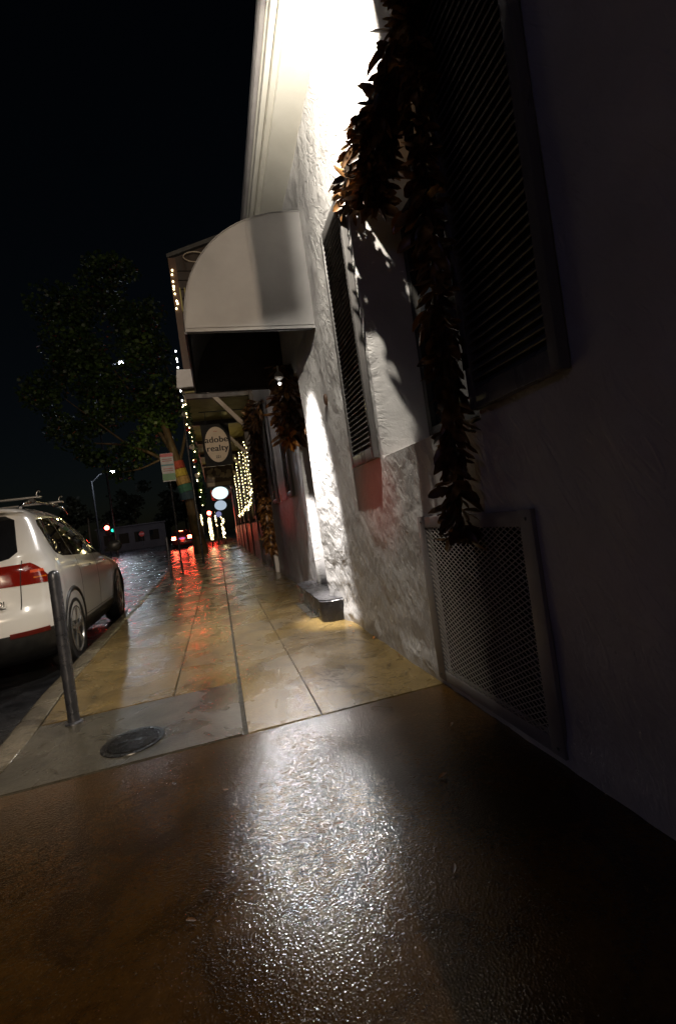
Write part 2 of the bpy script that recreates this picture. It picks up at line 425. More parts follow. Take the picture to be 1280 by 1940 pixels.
if sum(f.normal.x*f.calc_area() for f in bm.faces) > 0: bmesh.ops.reverse_faces(bm, faces=bm.faces)
wall = local(link('wall', bm, M['plaster'], adobe, True, 60), adobe)
# unseen block added behind camera to shade the awning; wall top and far end
b = MB(); b.box((.20, -9, -.05), (6, -.48, 5.6)).box((1.50, 9.9, 0), (6, 10.08, 5.2)).box((1.14, 10.1, 0), (6, 10.13, 5.0)); b.box((1.2, -.47, 5.1), (6, 9.9, 5.6))
local(b.build('shade_block_and_wall_ends', M['smooth_plaster'], adobe), adobe)
# cornice
prof = [(1.16, 4.36), (.905, 4.395), (.90, 4.43), (.862, 4.43), (.855, 4.455), (.845, 4.46), (.84, 4.425), (.800, 4.43), (.797, 4.49), (.787, 4.50)]
b = MB(); b.prism(prof+[(.785, 4.60), (1.16, 4.62)], 'y', -.46, 10.6)
local(b.build('cornice', M['cornice'], adobe), adobe)
b = MB(); b.prism([(.782, 4.502), (.752, 4.51), (.738, 4.54), (.736, 4.585), (.782, 4.585)], 'y', -.46, 10.6)
local(b.build('gutter', M['metal_paint'], adobe), adobe)
# window behind the reveal
def window(y0, y1):
    x = W_X+.37
    f = MB(); f.box((x-.01, y0-.02, 1.44), (x+.05, y0+.05, 3.08)).box((x-.01, y1-.05, 1.44), (x+.05, y1+.02, 3.08))
    f.box((x-.008, y0+.05, 1.44), (x+.05, y1-.05, 1.54)).box((x-.008, y0+.05, 2.98), (x+.05, y1-.05, 3.08)).box((x-.006, y0+.05, 2.22), (x+.05, y1-.05, 2.27)).box((x-.004, (y0+y1)/2-.02, 1.54), (x+.05, (y0+y1)/2+.02, 2.98))
    fo = local(f.build('window', M['dark_trim'], adobe), adobe)
    p = MB(); p.box((x+.03, y0+.04, 1.5), (x+.036, y1-.04, 3.02)); po = local(p.build('pane', M['glass'], fo), adobe)
window(1.74, 2.90); window(7.06, 8.20)
# shutters: stiles, rails and louvre slats
def shutter(y0, y1, z0, z1, name_lbl):
    x0 = W_X-.055; x1 = W_X-.012; f = MB(); sw_ = .042
    f.box((x0, y0, z0), (x1, y0+sw_, z1), .004).box((x0, y1-sw_, z0), (x1, y1, z1), .004)
    f.box((x0+.002, y0+sw_, z0), (x1, y1-sw_, z0+.075), .003).box((x0+.002, y0+sw_, z1-.075), (x1, y1-sw_, z1), .003)
    so = local(f.build('shutter', M['shutter'], adobe, True, 40), adobe); so['label'] = name_lbl
    s = MB(); z = z0+.09; random.seed(int(y0*100))
    while z < z1-.09:
        dy = random.uniform(-.003, .003); dz = random.uniform(-.002, .002)
        s.beam((x0+.021, y0+sw_-.004, z+dz), (x0+.021, y1-sw_+.004, z-dz), .006, .036, up=(.72, 0, .69)); z += .037
    local(s.build('slat', M['shutter'], so), adobe)
    c = MB(); c.tube([(x0-.006, (y0+y1)/2, z0+.1), (x0-.006, (y0+y1)/2+.0, z1-.1)], .005, 6)
    bb = MB(); bb.box((x1-.002, y0+.01, z0+.01), (x1+.004, y1-.01, z1-.01)); local(bb.build('backing', M['dark_trim'], so), adobe)
    for zz in (z0+.2, z1-.2):
        q = MB(); q.box((x0-.004, (y1 if y1 < 2 or 6.6 < y1 < 7.1 else y0+.03)-.035, zz-.03), (x0-.0005, (y1 if y1 < 2 or 6.6 < y1 < 7.1 else y0+.03)+.005, zz+.03))
        local(q.build('hinge', M['dark_metal'], so), adobe)
shutter(1.18, 1.70, 1.395, 3.22, 'nearest shutter, almost black in shadow'); shutter(2.93, 3.45, 1.385, 3.21, 'grey louvred shutter under the light')
shutter(6.50, 7.0, 1.385, 3.21, 'small far shutter beyond the door'); shutter(8.24, 8.74, 1.385, 3.21, 'farthest shutter')
# vent grille
vg = MB(); x1 = W_X-.002; x0 = W_X-.022
def fr(y0, y1, z0, z1): vg.box((x0, y0, z0), (x1, y1, z1), .003)
fr(1.455, 1.53, .03, .965); fr(2.37, 2.455, .03, .965); vg.box((x0+.002, 1.53, .03), (x1, 2.37, .088), .002); vg.box((x0+.002, 1.53, .900), (x1, 2.37, .962), .002)
vf = local(vg.build('vent_frame', M['metal_paint'], adobe, True, 40), adobe)
me = MB(); pw, ph = .046, .0255
y0, y1, z0, z1 = 1.53, 2.37, .088, .90
def clipline(yc, s):
    # line z = z0 + s*(y-yc)*ph/pw
    pts = []
    for k in range(2):
        pass
    ya = yc; za = z0; yb = yc+(z1-z0)/(s*ph/pw); zb = z1
    lo, hi = (ya, yb) if ya < yb else (yb, ya)
    a = max(lo, y0); c = min(hi, y1)
    if c-a < .005: return
    f_ = lambda y: z0+s*(y-yc)*ph/pw
    xx = x0+.006 if s > 0 else x0+.010
    me.beam((xx, a, f_(a)), (xx, c, f_(c)), .0030, .0040, up=(-1, 0, .4))
k = -60
while k < 60:
    clipline(y0+k*pw, 1); clipline(y0+k*pw, -1); k += 1
local(me.build('mesh', M['mesh_metal'], vf), adobe)
for y, z in ((1.49, .93), (2.41, .93), (1.49, .06), (2.42, .06), (1.95, .932)):
    sc_ = MB(); sc_.ico((x0-.001, y, z), .008, 1, (.4, 1, 1)); local(sc_.build('screw', M['galv'], vf), adobe)
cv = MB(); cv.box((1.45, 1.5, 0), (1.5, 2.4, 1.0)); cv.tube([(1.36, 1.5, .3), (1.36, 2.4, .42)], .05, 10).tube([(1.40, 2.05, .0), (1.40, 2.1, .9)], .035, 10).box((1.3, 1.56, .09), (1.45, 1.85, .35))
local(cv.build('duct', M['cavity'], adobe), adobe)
lb = MB(); lb.box((1.145, 1.532, .088), (1.46, 1.54, .898)).box((1.145, 2.352, .088), (1.46, 2.358, .898)).box((1.145, 1.54, .088), (1.46, 2.352, .094)).box((1.145, 1.54, .892), (1.46, 2.352, .898))  # dark plates added over pale plaster so the vent hole looks shaded
local(lb.build('vent_shade_liner', M['cavity'], adobe), adobe)
# door recess: inner step, door leaf, dark rail
b = MB(); b.box((1.34, 4.6, .1), (1.68, 5.7, .375), .012); b.box((1.68, 4.6, .1), (2.1, 5.7, .55), .012); local(b.build('inner_step', M['step'], adobe), adobe)
b = MB(); b.box((1.22, 4.6, .0), (1.34, 5.7, .215), .004); local(b.build('threshold', M['step'], adobe), adobe)
b = MB(); b.box((1.99, 4.6, .5), (2.05, 5.7, 2.9)); do = local(b.build('door', M['dark_trim'], adobe), adobe)
b = MB(); b.ico((1.96, 4.75, 1.5), .03, 2); local(b.build('handle', M['chrome'], do), adobe)
b = MB(); b.box((1.20, 5.50, 1.12), (1.36, 5.59, 1.30), .004); local(b.build('letter_box', M['dark_trim'], adobe), adobe)
# small fittings on the wall
b = MB(); b.lathe([(.001, -.004), (.026, -.004), (.030, 0), (.030, .018), (.02, .026), (.001, .027)], axis='x', n=20)
bm_ = b.bm
for v in bm_.verts: v.co = Vector((1.12-v.co.x, 4.08+v.co.y*.8, 2.10+v.co.z*1.7))
local(b.build('doorbell', M['brown_board'], adobe, True, 40), adobe)
b = MB()
for k in range(16):
    a = 2*math.pi*k/16; a2 = 2*math.pi*(k+1)/16
    b.tube([(1.10, 4.2+.017*math.cos(a), .885+.017*math.sin(a)), (1.10, 4.2+.017*math.cos(a2), .885+.017*math.sin(a2))], .0045, 6)
b.tube([(1.10, 4.2, .885), (1.125, 4.2, .885)], .006, 6)
local(b.build('ring_bolt', M['white_trim'], adobe), adobe)
# floodlight fixture under the cornice
FX, FY, FZ = .67, 2.16, 4.06
fx = empty('floodlight', (FX, FY, FZ+.1), 'small floodlight under the cornice throwing the hot white streak on the plaster', 'floodlight')
def fpart(name, f):
    b = MB(); f(b); local(b.build(name, M['dark_metal'], fx), fx)
fpart('housing', lambda b: b.box((FX-.07, FY-.08, FZ+.045), (FX+.07, FY+.095, FZ+.065), .006).tube([(FX, FY, FZ+.06), (FX, FY, 4.50)], .010, 8))
# added shields, shaped to block the lamp: street side, behind and below
fpart('added_light_shield', lambda b: b.prism([(FX-.12, FY-.04), (FX-.07, FY+.125), (FX+.034, FY+.165), (FX+.038, FY+.158), (FX-.065, FY+.118), (FX-.113, FY-.04)], 'z', FZ-.10, FZ+.015))
fpart('added_light_shield', lambda b: b.box((FX-.18, FY-.09, FZ-.20), (FX+.28, FY-.085, FZ+.05)))
fpart('added_light_shield', lambda b: b.prism([(FY-.085, FZ-.12), (FY+.001, FZ-.12), (FY+.004, FZ-.117), (FY-.085, FZ-.115)], 'x', FX-.18, FX+.26))

dl = empty('added_awning_light', (.84, 4.42, 2.97), 'added hidden lamp inside the awning that whitens the door jambs', 'added light')  # added fixture for the jamb beams, out of view
for k_, d_ in enumerate(((.02, 0, .03), (-.02, .05, .03))):
    b = MB(); b.lathe([(.02, .0), (.028, .01), (.028, .06), (.012, .07)], d_, n=16); b.build('housing', M['dark_metal'], dl, True, 40)
b = MB(); b.tube([(0, -.25, .10), (0, .3, .10)], .008, 6); b.build('bracket', M['dark_metal'], dl)
# awning
aw = empty('awning', (1.13, 4.15, 2.8), 'grey canvas quarter round awning over the doorway', 'awning')
AY0, AY1 = 4.15, 6.02
def arc(n=22, rx=1.165, rz=1.10, x=W_X, z=2.80, p=2.15):
    out = []
    for i in range(n+1):
        t = math.pi/2*i/n; out.append((x-rx*math.cos(t)**(2/p), z+rz*math.sin(t)**(2/p)))
    return out
A = arc()
def sheetmesh(f, nu, nv, thick, name, m, parent, inner=None):
    bm = bmesh.new(); g = [[bm.verts.new(f(i/nu, j/nv)) for j in range(nv+1)] for i in range(nu+1)]
    for i in range(nu):
        for j in range(nv): 
            try: bm.faces.new((g[i][j], g[i+1][j], g[i+1][j+1], g[i][j+1]))
            except ValueError: pass
    bmesh.ops.recalc_face_normals(bm, faces=bm.faces)
    n0 = len(bm.faces)
    bmesh.ops.solidify(bm, geom=bm.faces[:], thickness=thick)
    return link(name, bm, m, parent, True, 50)
def A_at(t):
    i = min(int(t*22), 21); f = t*22-i; return (A[i][0]*(1-f)+A[i+1][0]*f, A[i][1]*(1-f)+A[i+1][1]*f)
def front(u, v):
    x, z = A_at(u); y = AY0+(AY1-AY0)*v; s = .012*math.sin(v*math.pi*4)**2*math.sin(u*math.pi); return (x+s*.6-1.13, y-AY0, z-s-2.8)
cv_ = sheetmesh(front, 22, 16, .006, 'front_canvas', M['awning'], aw)
def side(y, sgn):
    def f(u, v):
        x, z = A_at(u); zc = 2.80+(z-2.80)*v; xc = x+(W_X-x)*0 if True else x
        bul = .006*math.sin(u*9)*math.sin(v*math.pi)
        return (x-1.13, y-AY0+bul*sgn, zc-2.8)
    return f
sheetmesh(side(AY0, -1), 22, 14, .005, 'side_canvas', M['awning'], aw)
sheetmesh(side(AY1, 1), 22, 14, .005, 'side_canvas', M['awning'], aw)
b = MB()
for i in range(22): b.tube([(A[i][0]-1.13, .03, A[i][1]-2.8), (A[i+1][0]-1.13, .03, A[i+1][1]-2.8)], .012, 6)
b.tube([(-1.165, .02, 0), (-1.165, AY1-AY0-.02, 0)], .013, 8).tube([(-1.16, .02, 0), (-.03, .02, 0)], .013, 8).tube([(-1.16, AY1-AY0-.02, 0), (-.03, AY1-AY0-.02, 0)], .013, 8)
b.build('awning_frame', M['dark_metal'], aw)
b = MB(); b.tube([(x-1.13, -.004, z-2.8) for x, z in A], .0055, 6).box((-1.16, -.007, .030), (-.01, -.003, .034)).box((-.52, -.006, .034), (-.514, -.002, 1.0)); b.build('piping', M['awning'], aw)
b = MB(); b.box((-1.13, .04, .012), (-.05, AY1-AY0-.03, .020)); 
# lining: dark inner skin hung just inside the canvas
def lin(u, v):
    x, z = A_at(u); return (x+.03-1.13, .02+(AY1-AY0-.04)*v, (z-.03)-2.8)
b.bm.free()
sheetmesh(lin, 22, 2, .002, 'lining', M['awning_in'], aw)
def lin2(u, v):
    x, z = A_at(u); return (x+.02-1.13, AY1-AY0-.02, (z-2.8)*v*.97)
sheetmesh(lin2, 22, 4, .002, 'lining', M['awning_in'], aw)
# door step
ds = MB()
pl = [(1.20, 4.42), (1.20, 6.02), (1.02, 6.02)]
for cx_, cy_, a0 in ((1.0, 5.90, 90), (.99, 4.54, 180)):
    for k in range(7): 
        a = R(a0+k*15); pl.append((cx_+.12*math.cos(a), cy_+.12*math.sin(a)))
ds.prism(pl, 'z', -.02, .215)
bmesh.ops.bevel(ds.bm, geom=[e for e in ds.bm.edges if all(v.co.z > .2 for v in e.verts)], offset=.018, segments=3, affect='EDGES')
tag(ds.build('door_step', M['step'], smooth=True, angle=40), 'charcoal painted rounded concrete step below the doorway', 'step')
tag(MB().box((.80, 4.75, .0), (.93, 5.75, .006)).build('pavement', M['sidewalk_grey']), kind='structure')

# ------------------------------------------------------------------ garlands
def leaf(bm, p, d, up, ln, wd, cup):
    d = d.normalized(); s = d.cross(up); s = s.normalized() if s.length > 1e-3 else d.orthogonal().normalized(); n = s.cross(d)
    prof = ((0, .10), (.22, .75), (.5, 1), (.8, .78), (1, .12)); L_ = []; C_ = []; R_ = []
    for t, wv in prof:
        c = p + d*ln*t + n*(cup*ln*(t*t)); h = n*(wd*.28*wv)
        L_.append(bm.verts.new(c - s*wd*.5*wv + h)); R_.append(bm.verts.new(c + s*wd*.5*wv + h)); C_.append(bm.verts.new(c))
    for i in range(4):
        bm.faces.new((L_[i], C_[i], C_[i+1], L_[i+1])); bm.faces.new((C_[i], R_[i], R_[i+1], C_[i+1]))
def polyline(pts):
    pts = [Vector(p) for p in pts]; out = []
    for i in range(len(pts)-1):
        p0 = pts[max(i-1, 0)]; p1 = pts[i]; p2 = pts[i+1]; p3 = pts[min(i+2, len(pts)-1)]
        for k in range(8):
            t = k/8; out.append(.5*((2*p1)+(p2-p0)*t+(2*p0-5*p1+4*p2-p3)*t*t+(3*p1-p0-3*p2+p3)*t**3))
    return out+[pts[-1]]
def strand(bm, bs, pts, rad, dens, seed, core=.35, ln=(.09, .14), flare=.55, drop=(0, 0, -1), rfun=None):
    rnd = random.Random(seed); P = polyline(pts); acc = 0
    for a, c in zip(P, P[1:]):
        seg = (c-a).length; acc += seg*dens; t = (c-a).normalized()
        while acc > 0:
            acc -= 1; f = rnd.random(); p = a.lerp(c, f)
            o = t.orthogonal().normalized(); o.rotate(Matrix.Rotation(rnd.random()*6.283, 3, t))
            rr2 = rad*(rfun(p) if rfun else 1)
            d = t*(.75 if drop is None else .35) + Vector(drop or (0, 0, 0))*.4 + o*flare*rnd.uniform(.4, 1.8) + Vector((rnd.uniform(-.5, .5), rnd.uniform(-.5, .5), rnd.uniform(-.5, .5)))
            l = rnd.uniform(*ln)*rnd.choice((.7, 1, 1, 1.25))
            leaf(bm, p + o*rr2*rnd.uniform(.25, 1), d, o + Vector((rnd.uniform(-.5, .5),)*3), l, l*rnd.uniform(.26, .52), rnd.uniform(-.45, .5))
    bs.tube(P[::4]+[P[-1]], rad*core, 9)
def garland(name, label, strands, group='dried leaf garlands on the adobe building'):
    root = empty(name, strands[0]['pts'][0], label, 'garland', group)
    bm = bmesh.new(); bs = MB()
    for s in strands: strand(bm, bs, **s)
    local(link('leaves', bm, M['leaf'], root, True), root)
    local(bs.build('stem', M['stem'], root), root)
    return root
swell = lambda p: 1
garland('leaf_garland', 'long brown magnolia leaf garland swagged over the nearest window and hanging beside the black shutter', [
    dict(pts=[(1.03, 1.66, 3.05), (1.03, 1.70, 2.6), (1.02, 1.72, 2.2), (1.02, 1.73, 1.85), (1.02, 1.76, 1.45), (1.02, 1.80, 1.15), (1.03, 1.84, .86)], rad=.036, dens=300, seed=1, ln=(.05, .11), flare=.6),
    dict(pts=[(1.06, 1.62, 3.10), (1.05, 1.72, 3.02), (1.04, 1.86, 2.96), (1.02, 2.02, 2.88), (1.02, 2.16, 2.80), (1.02, 2.27, 2.70)], rad=.050, dens=560, seed=2, core=1.1, ln=(.07, .11), flare=.6, drop=(0, 0, -.5)),
    dict(pts=[(1.04, 2.05, 3.02), (1.03, 2.12, 2.90), (1.02, 2.18, 2.72), (1.02, 2.24, 2.62)], rad=.056, dens=500, seed=22, core=1.1, ln=(.07, .11), flare=.6, drop=(0, 0, -.5)),
    dict(pts=[(1.03, 2.15, 2.98), (1.06, 2.4, 3.0), (1.09, 2.62, 3.02), (1.11, 2.74, 3.0)], rad=.085, dens=520, seed=3, ln=(.06, .10), flare=.45, drop=(0, 0, -.5), core=1.0),
    dict(pts=[(1.10, 2.7, 3.08), (1.11, 2.9, 3.15)], rad=.03, dens=300, seed=33, ln=(.06, .09), flare=.35, drop=(0, 0, -.5)),
])
garland('leaf_garland', 'dark leaf garland hanging under the awning at the far side of the doorway', [
    dict(pts=[(1.05, 5.60, 2.95), (1.04, 5.62, 2.7), (1.03, 5.64, 2.45), (1.03, 5.66, 2.2), (1.05, 5.66, 2.05)], rad=.13, dens=380, seed=4, ln=(.1, .17), flare=.6),
])
garland('leaf_garland', 'thin leaf garland hanging down the white post at the far end of the adobe wall', [
    dict(pts=[(1.02, 9.55, 3.35), (1.0, 9.6, 2.8), (1.02, 9.62, 2.0), (1.02, 9.65, 1.2), (1.03, 9.65, .5)], rad=.09, dens=260, seed=5, ln=(.12, .2), flare=.45),
    dict(pts=[(1.05, 8.4, 3.25), (1.02, 8.9, 3.1), (1.0, 9.4, 3.15), (1.0, 9.6, 3.3)], rad=.12, dens=200, seed=15, ln=(.12, .2), flare=.6),
])
def bow(name, label, c, n, seed, ln, mean, spread, group='golden leaf clusters on the garlands'):
    rnd = random.Random(seed); root = empty(name, c, label, 'leaf cluster', group); bm = bmesh.new()
    for k in range(n):
        d = Vector(mean)+Vector((rnd.uniform(-1, 1), rnd.uniform(-1, 1), rnd.uniform(-1, 1)))*spread
        leaf(bm, Vector((rnd.uniform(-.03, .03), rnd.uniform(-.03, .03), rnd.uniform(-.03, .03))), d, Vector((rnd.uniform(-1, 1), -1, rnd.uniform(0, 1))), rnd.uniform(*ln), rnd.uniform(.05, .075), rnd.uniform(-.1, .4))
    link('leaves', bm, M['bow_leaf'], root, True); b = MB(); b.ico((0, 0, 0), .02, 1); b.build('knot', M['stem'], root)
bow('leaf_cluster', 'fan of orange leaves at the bottom of the doorway garland', (.99, 5.52, 2.03), 16, 1, (.13, .21), (-.1, -.2, -.3), .9)
bow('leaf_cluster', 'golden leaves peeping round the bright near jamb of the door', (1.13, 4.78, 2.33), 8, 2, (.12, .18), (-.35, -.2, -.4), .45)
bow('leaf_cluster', 'golden leaves peeping round the door jamb just below the first', (1.13, 4.80, 2.12), 7, 5, (.12, .2), (-.3, -.1, -.7), .35)
bow('leaf_cluster', 'pale bunch of leaves at the top of the far post garland', (.95, 9.4, 3.1), 12, 3, (.16, .28), (-.2, -.4, .1), .9)
bow('leaf_cluster', 'single pale curled leaves sticking out of the window garland', (1.0, 1.80, 1.86), 3, 12, (.09, .12), (-.1, .9, -.7), .25)
bow('leaf_cluster', 'orange leaves on the window garland under the hot light', (.98, 1.83, 2.32), 4, 9, (.08, .11), (-.2, .8, -.5), .5)
# entry lamp under the awning
el = empty('entry_lantern', (.92, 5.3, 2.8), 'small white entry lamp hanging under the awning above the garland', 'lamp')
b = MB(); b.tube([(0, 0, .05), (0, 0, -.02)], .01, 6).lathe([(.02, -.02), (.05, -.05), (.055, -.09), (.03, -.11)], n=14); b.build('shade', M['white_trim'], el, True, 40)
b = MB(); b.ico((.0, 0, -.16), .018, 2); b.build('bulb', emis('dim_bulb', (1, .97, .9), 6), el)
# end post
pp = empty('corner_post', (1.16, 9.75, 0), 'white painted post at the end of the adobe wall behind the thin garland', 'post')
b = MB(); b.box((-.09, -.06, 0), (.07, .10, 3.0), .02).box((-.11, -.08, 0), (.07, .12, .35), .008); b.build('shaft', M['white_trim'], pp)

# ------------------------------------------------------------------ street objects near
def bollard(loc, label):
    b = MB(); b.lathe([(.052, -.002), (.050, .006), (.040, .010), (.0335, .012), (.0335, .90), (.031, .925), (.022, .940), (.004, .946)], n=24)
    o = b.build('bollard', M['galv'], smooth=True, angle=50); o.location = loc; tag(o, label, 'bollard', 'steel pipe bollards along the kerb'); return o
bollard((-1.005, 3.19, 0), 'grey steel pipe bollard standing close to the white car')
o2 = bollard((-1.215, 11.75, 0), 'far thin dark bollard beside the parking sign pole'); o2.scale = (1, 1, 1.12)
mh = empty('utility_cover', (-.582, 2.68, .0), 'round ribbed iron utility cover in the grey slab', 'manhole cover')
b = MB(); b.lathe([(.160, .0), (.158, .0045), (.138, .0045), (.136, .001)], n=48); b.build('rim', M['iron'], mh, True, 40)
b = MB(); b.lathe([(.001, .0), (.135, .0), (.135, .0025), (.001, .0025)], n=48)
for k in range(-15, 16):
    yy_ = k*.0085; h = math.sqrt(max(0, .126**2-yy_**2))
    if h > .01: b.box((-h, yy_-.0020, .0022), (h, yy_+.0020, .0068))
b.box((-.06, -.012, .005), (.06, .012, .0075)); b.build('lid', M['iron'], mh)
mh.rotation_euler.z = R(-8)
# parking sign
ps = empty('parking_sign', (-1.085, 13.4, 0), 'white parking sign with red top band and green bottom band on a thin pole', 'sign')
b = MB(); b.tube([(0, 0, -.02), (0, 0, 3.36)], .024, 8); b.build('pole', M['galv'], ps)
b = MB(); b.box((-.17, -.034, 2.56), (.17, -.026, 3.34), .003); pn = b.build('panel', M['white_trim'], ps)
for (z0, z1, c, nm) in ((3.24, 3.332, (.55, .02, .03), 'red_band'), (2.59, 2.78, (.03, .22, .05), 'green_band'), (2.99, 3.04, (.02, .18, .22), 'teal_band')):
    b = MB(); b.box((-.165, -.0375, z0), (.165, -.0345, z1)); b.build(nm, mat(nm, c, .4), pn)
def text(s, size, loc, rot, m, parent, depth=.002, name='lettering', off=0, space=1, align='CENTER'):
    c = bpy.data.curves.new(name, 'FONT'); c.body = s; c.size = size; c.extrude = depth; c.offset = off; c.align_x = align; c.align_y = 'CENTER'; c.space_character = space
    t = bpy.data.objects.new(name, c); col.objects.link(t)
    dg = bpy.context.evaluated_depsgraph_get(); me = bpy.data.meshes.new_from_object(t.evaluated_get(dg)); bpy.data.objects.remove(t)
    o = bpy.data.objects.new(name, me); me.materials.clear(); me.materials.append(m); col.objects.link(o); o.location = loc; o.rotation_euler = rot; o.parent = parent; return o
M['ink'] = mat('ink', (.03, .022, .018), .6)
M['ink_red'] = mat('ink_red', (.45, .04, .03), .5)
for z in (3.18, 3.13, 2.92, 2.86):
    b = MB(); b.box((-.13, -.0372, z-.012), (.13, -.0345, z+.004)); b.build('print_line', M['ink_red'], pn)
# adobe realty sign
sg = empty('hanging_shop_sign', (.27, 12.0, 3.2), 'brown board sign with cream oval reading adobe realty hung under the gallery', 'sign', 'signs hung under the gallery')
b = MB(); b.box((-.345, -.026, -.53), (.345, .03, .53), .012); b.build('board', M['awning_in'], sg)
b = MB(); b.lathe([(.001, -.045), (.30, -.045), (.30, -.028)], axis='y', n=40)
for v in b.bm.verts: v.co.x *= .97; v.co.z = v.co.z*1.5
ov = b.build('oval', noisy('sign_cream', (.62, .50, .36), (.70, .58, .44), 5, (.5, .6), 0), sg)
for s, z, si in (('adobe', .12, .22), ('realty', -.10, .22)):
    ws = [text(s, si, (dx, -.052-.0012*k, z), (R(90), 0, 0), M['ink'], ov, space=1.06) for k, dx in enumerate((-.007, 0, .007))]
    bmj = bmesh.new()
    for o_ in ws: m_ = o_.data; m_.transform(o_.matrix_basis); bmj.from_mesh(m_); bpy.data.objects.remove(o_)
    link('lettering', bmj, M['ink'], ov)
text('221', .09, (0, -.05, -.32), (R(90), 0, 0), M['ink'], ov, off=.002)
text('~', .16, (0, -.05, .34), (R(90), 0, 0), M['ink_red'], ov)
b = MB()
for x in (-.2, .2): b.tube([(x, 0, .53), (x, 0, .86)], .008, 6)
b.tube([(-.34, 0, .86), (.86, 0, .86)], .02, 8); b.build('hanger', M['dark_metal'], sg)

# ------------------------------------------------------------------ wooden gallery building
wb = empty('wooden_building', (1.2, 10.2, 0), 'two storey timber building whose upper floor overhangs the sidewalk beyond the awning', 'building')
def part(name, m, f, parent=wb, root=wb, **k):
    b = MB(); f(b); return local(b.build(name, m, parent, **k), root)
GX = -.28
FL = 4.06
part('wall', M['timber'], lambda b: b.box((1.22, 10.2, 0), (6, 33, FL)))
part('gallery_floor', M['ceiling_board'], lambda b: [b.box((GX, 10.25+i*.16, FL), (1.3, 10.25+i*.16+.152, FL+.04)) for i in range(142)])
part('fascia', M['brown_board'], lambda b: b.box((GX-.05, 10.2, FL-.02), (GX, 33, FL+.36)).box((GX-.05, 10.15, FL+.045), (1.3, 10.2, FL+.36)))
part('upper_wall', M['timber'], lambda b: [b.prism([(GX+.05, FL+.36), (6, FL+.36), (6, 8.0), (2.6, 8.0), (GX+.05, 6.95)], 'y', 10.22, 33)] + [b.box((GX+.06, 10.16+.0, FL+.40+i*.2), (1.3+i*.0, 10.215, FL+.58+i*.2)) for i in range(12)])
part('corner_board', M['brown_board'], lambda b: b.box((GX+.04, 10.10, FL+.361), (GX+.19, 10.155, 6.9)))
part('roof', M['dark_trim'], lambda b: b.prism([(GX+.02, 6.92), (GX+.02, 7.0), (2.6, 8.12), (6, 8.12), (6, 8.0), (2.6, 8.0)], 'y', 10.12, 33.2))
def ovalring(b):
    for k in range(28):
        a, a2 = 2*math.pi*k/28, 2*math.pi*(k+1)/28
        b.tube([(.32+.24*math.cos(a), 10.14, 6.95-.0+.11*math.sin(a)), (.32+.24*math.cos(a2), 10.14, 6.95+.11*math.sin(a2))], .012, 5)
part('oval_ornament', M['pale_timber'], ovalring)
part('louvre_strip', M['ceiling_board'], lambda b: [b.box((x, 10.08, 5.75), (x+.03, 10.14, 6.25)) for x in (-.10, .0)])
part('beam_end', M['white_trim'], lambda b: b.prism([(GX-.14, 4.10), (GX-.10, 4.48), (.12, 4.48), (.12, 4.28), (-.02, 4.12)], 'y', 10.0, 10.12))
for i, y in enumerate((10.35, 13.0, 15.8, 18.6, 21.4, 24.2, 27)):
    part('post', M['timber'], lambda b: b.box((1.06, y-.09, 0), (1.24, y+.09, FL), .01))
    part('brace', M['pale_timber'], lambda b: b.beam((1.06, y, FL-1.15), (.35, y, FL-.08), .08, .09)if i < 0 else b.beam((1.06, y, FL-1.0), (.3, y, FL-.08), .08, .09))
    part('joist', M['timber'], lambda b: b.box((GX, y-.05, FL-.12), (1.06, y+.05, FL-.01)))
part('wainscot', M['timber'], lambda b: [b.box((1.10, 10.5+i*.2, 0), (1.2, 10.5+i*.2+.18, 1.12+.02*(i % 3))) for i in range(100)])
for y in (11.2, 14.0, 16.8, 19.6, 22.4, 25.2):
    f = part('window', M['pale_timber'], lambda b: b.box((1.16, y-.06, 1.25), (1.22, y, 3.4)).box((1.16, y+1.4, 1.25), (1.22, y+1.46, 3.4)).box((1.16, y, 3.32), (1.22, y+1.4, 3.4)).box((1.16, y, 1.25), (1.22, y+1.4, 1.32)))
    part('pane', M['glass'], lambda b: b.box((1.19, y, 1.32), (1.218, y+1.4, 3.32)), parent=f)
part('siding', M['siding'], lambda b: [b.box((1.17, 10.45, 1.15+i*.14), (1.215, 11.12, 1.15+i*.14+.13)) for i in range(5)])  # boards tinted as if red light fell on them
# string lights
def bulbs(name, label, pts, r, m, group='string lights on the wooden building', cat='string lights', wire=True):
    c = Vector(pts[0]); root = empty(name, c, label, cat, group); b = MB(); b.ico((0, 0, 0), r, 1, (1, 1, 1.25)); first = b.build('bulb', m, root); first.location = Vector(pts[0])-c
    for p in pts[1:]:
        o = first.copy(); col.objects.link(o); o.parent = root; o.location = Vector(p)-c; o.scale = (random.uniform(.8, 1.2),)*3
    if wire:
        b = MB(); b.tube([Vector(p)-c+Vector((0, 0, r)) for p in pts], .004, 4); b.build('wire', M['dark_metal'], root)
    return root
random.seed(11)
def jit(s): return random.uniform(-s, s)
drops = [(12.6, 3.15, 1.95), (13.4, 3.45, 1.72), (14.6, 3.35, 1.62), (16.2, 3.6, 1.66), (18.4, 3.75, 1.58), (21.0, 3.55, 1.58)]
words = ['nearest', 'second', 'third', 'fourth', 'fifth', 'farthest']
for (y, z1, z0), wd in zip(drops, words):
    pts = []; z = z1; 
    while z > z0: pts.append((1.04+jit(.02), y+jit(.05)+(z1-z)*.1, z)); z -= .085+.05*random.random()
    n = 9
    for k in range(n): pts.append((1.04+jit(.02), y+.15+k*.14, z0+.05*math.sin(k)+jit(.03)))
    bulbs('string_lights', wd+' hanging drop of warm string lights along the gallery wall', pts, .009+.0005*y/2, M['bulb'])
pts = [(GX+.09+jit(.02), 10.08, 6.62-i*.105+jit(.03)) for i in range(9)]
bulbs('string_lights', 'row of warm bulbs up the outer corner of the upper storey', pts, .018, M['bulb'])
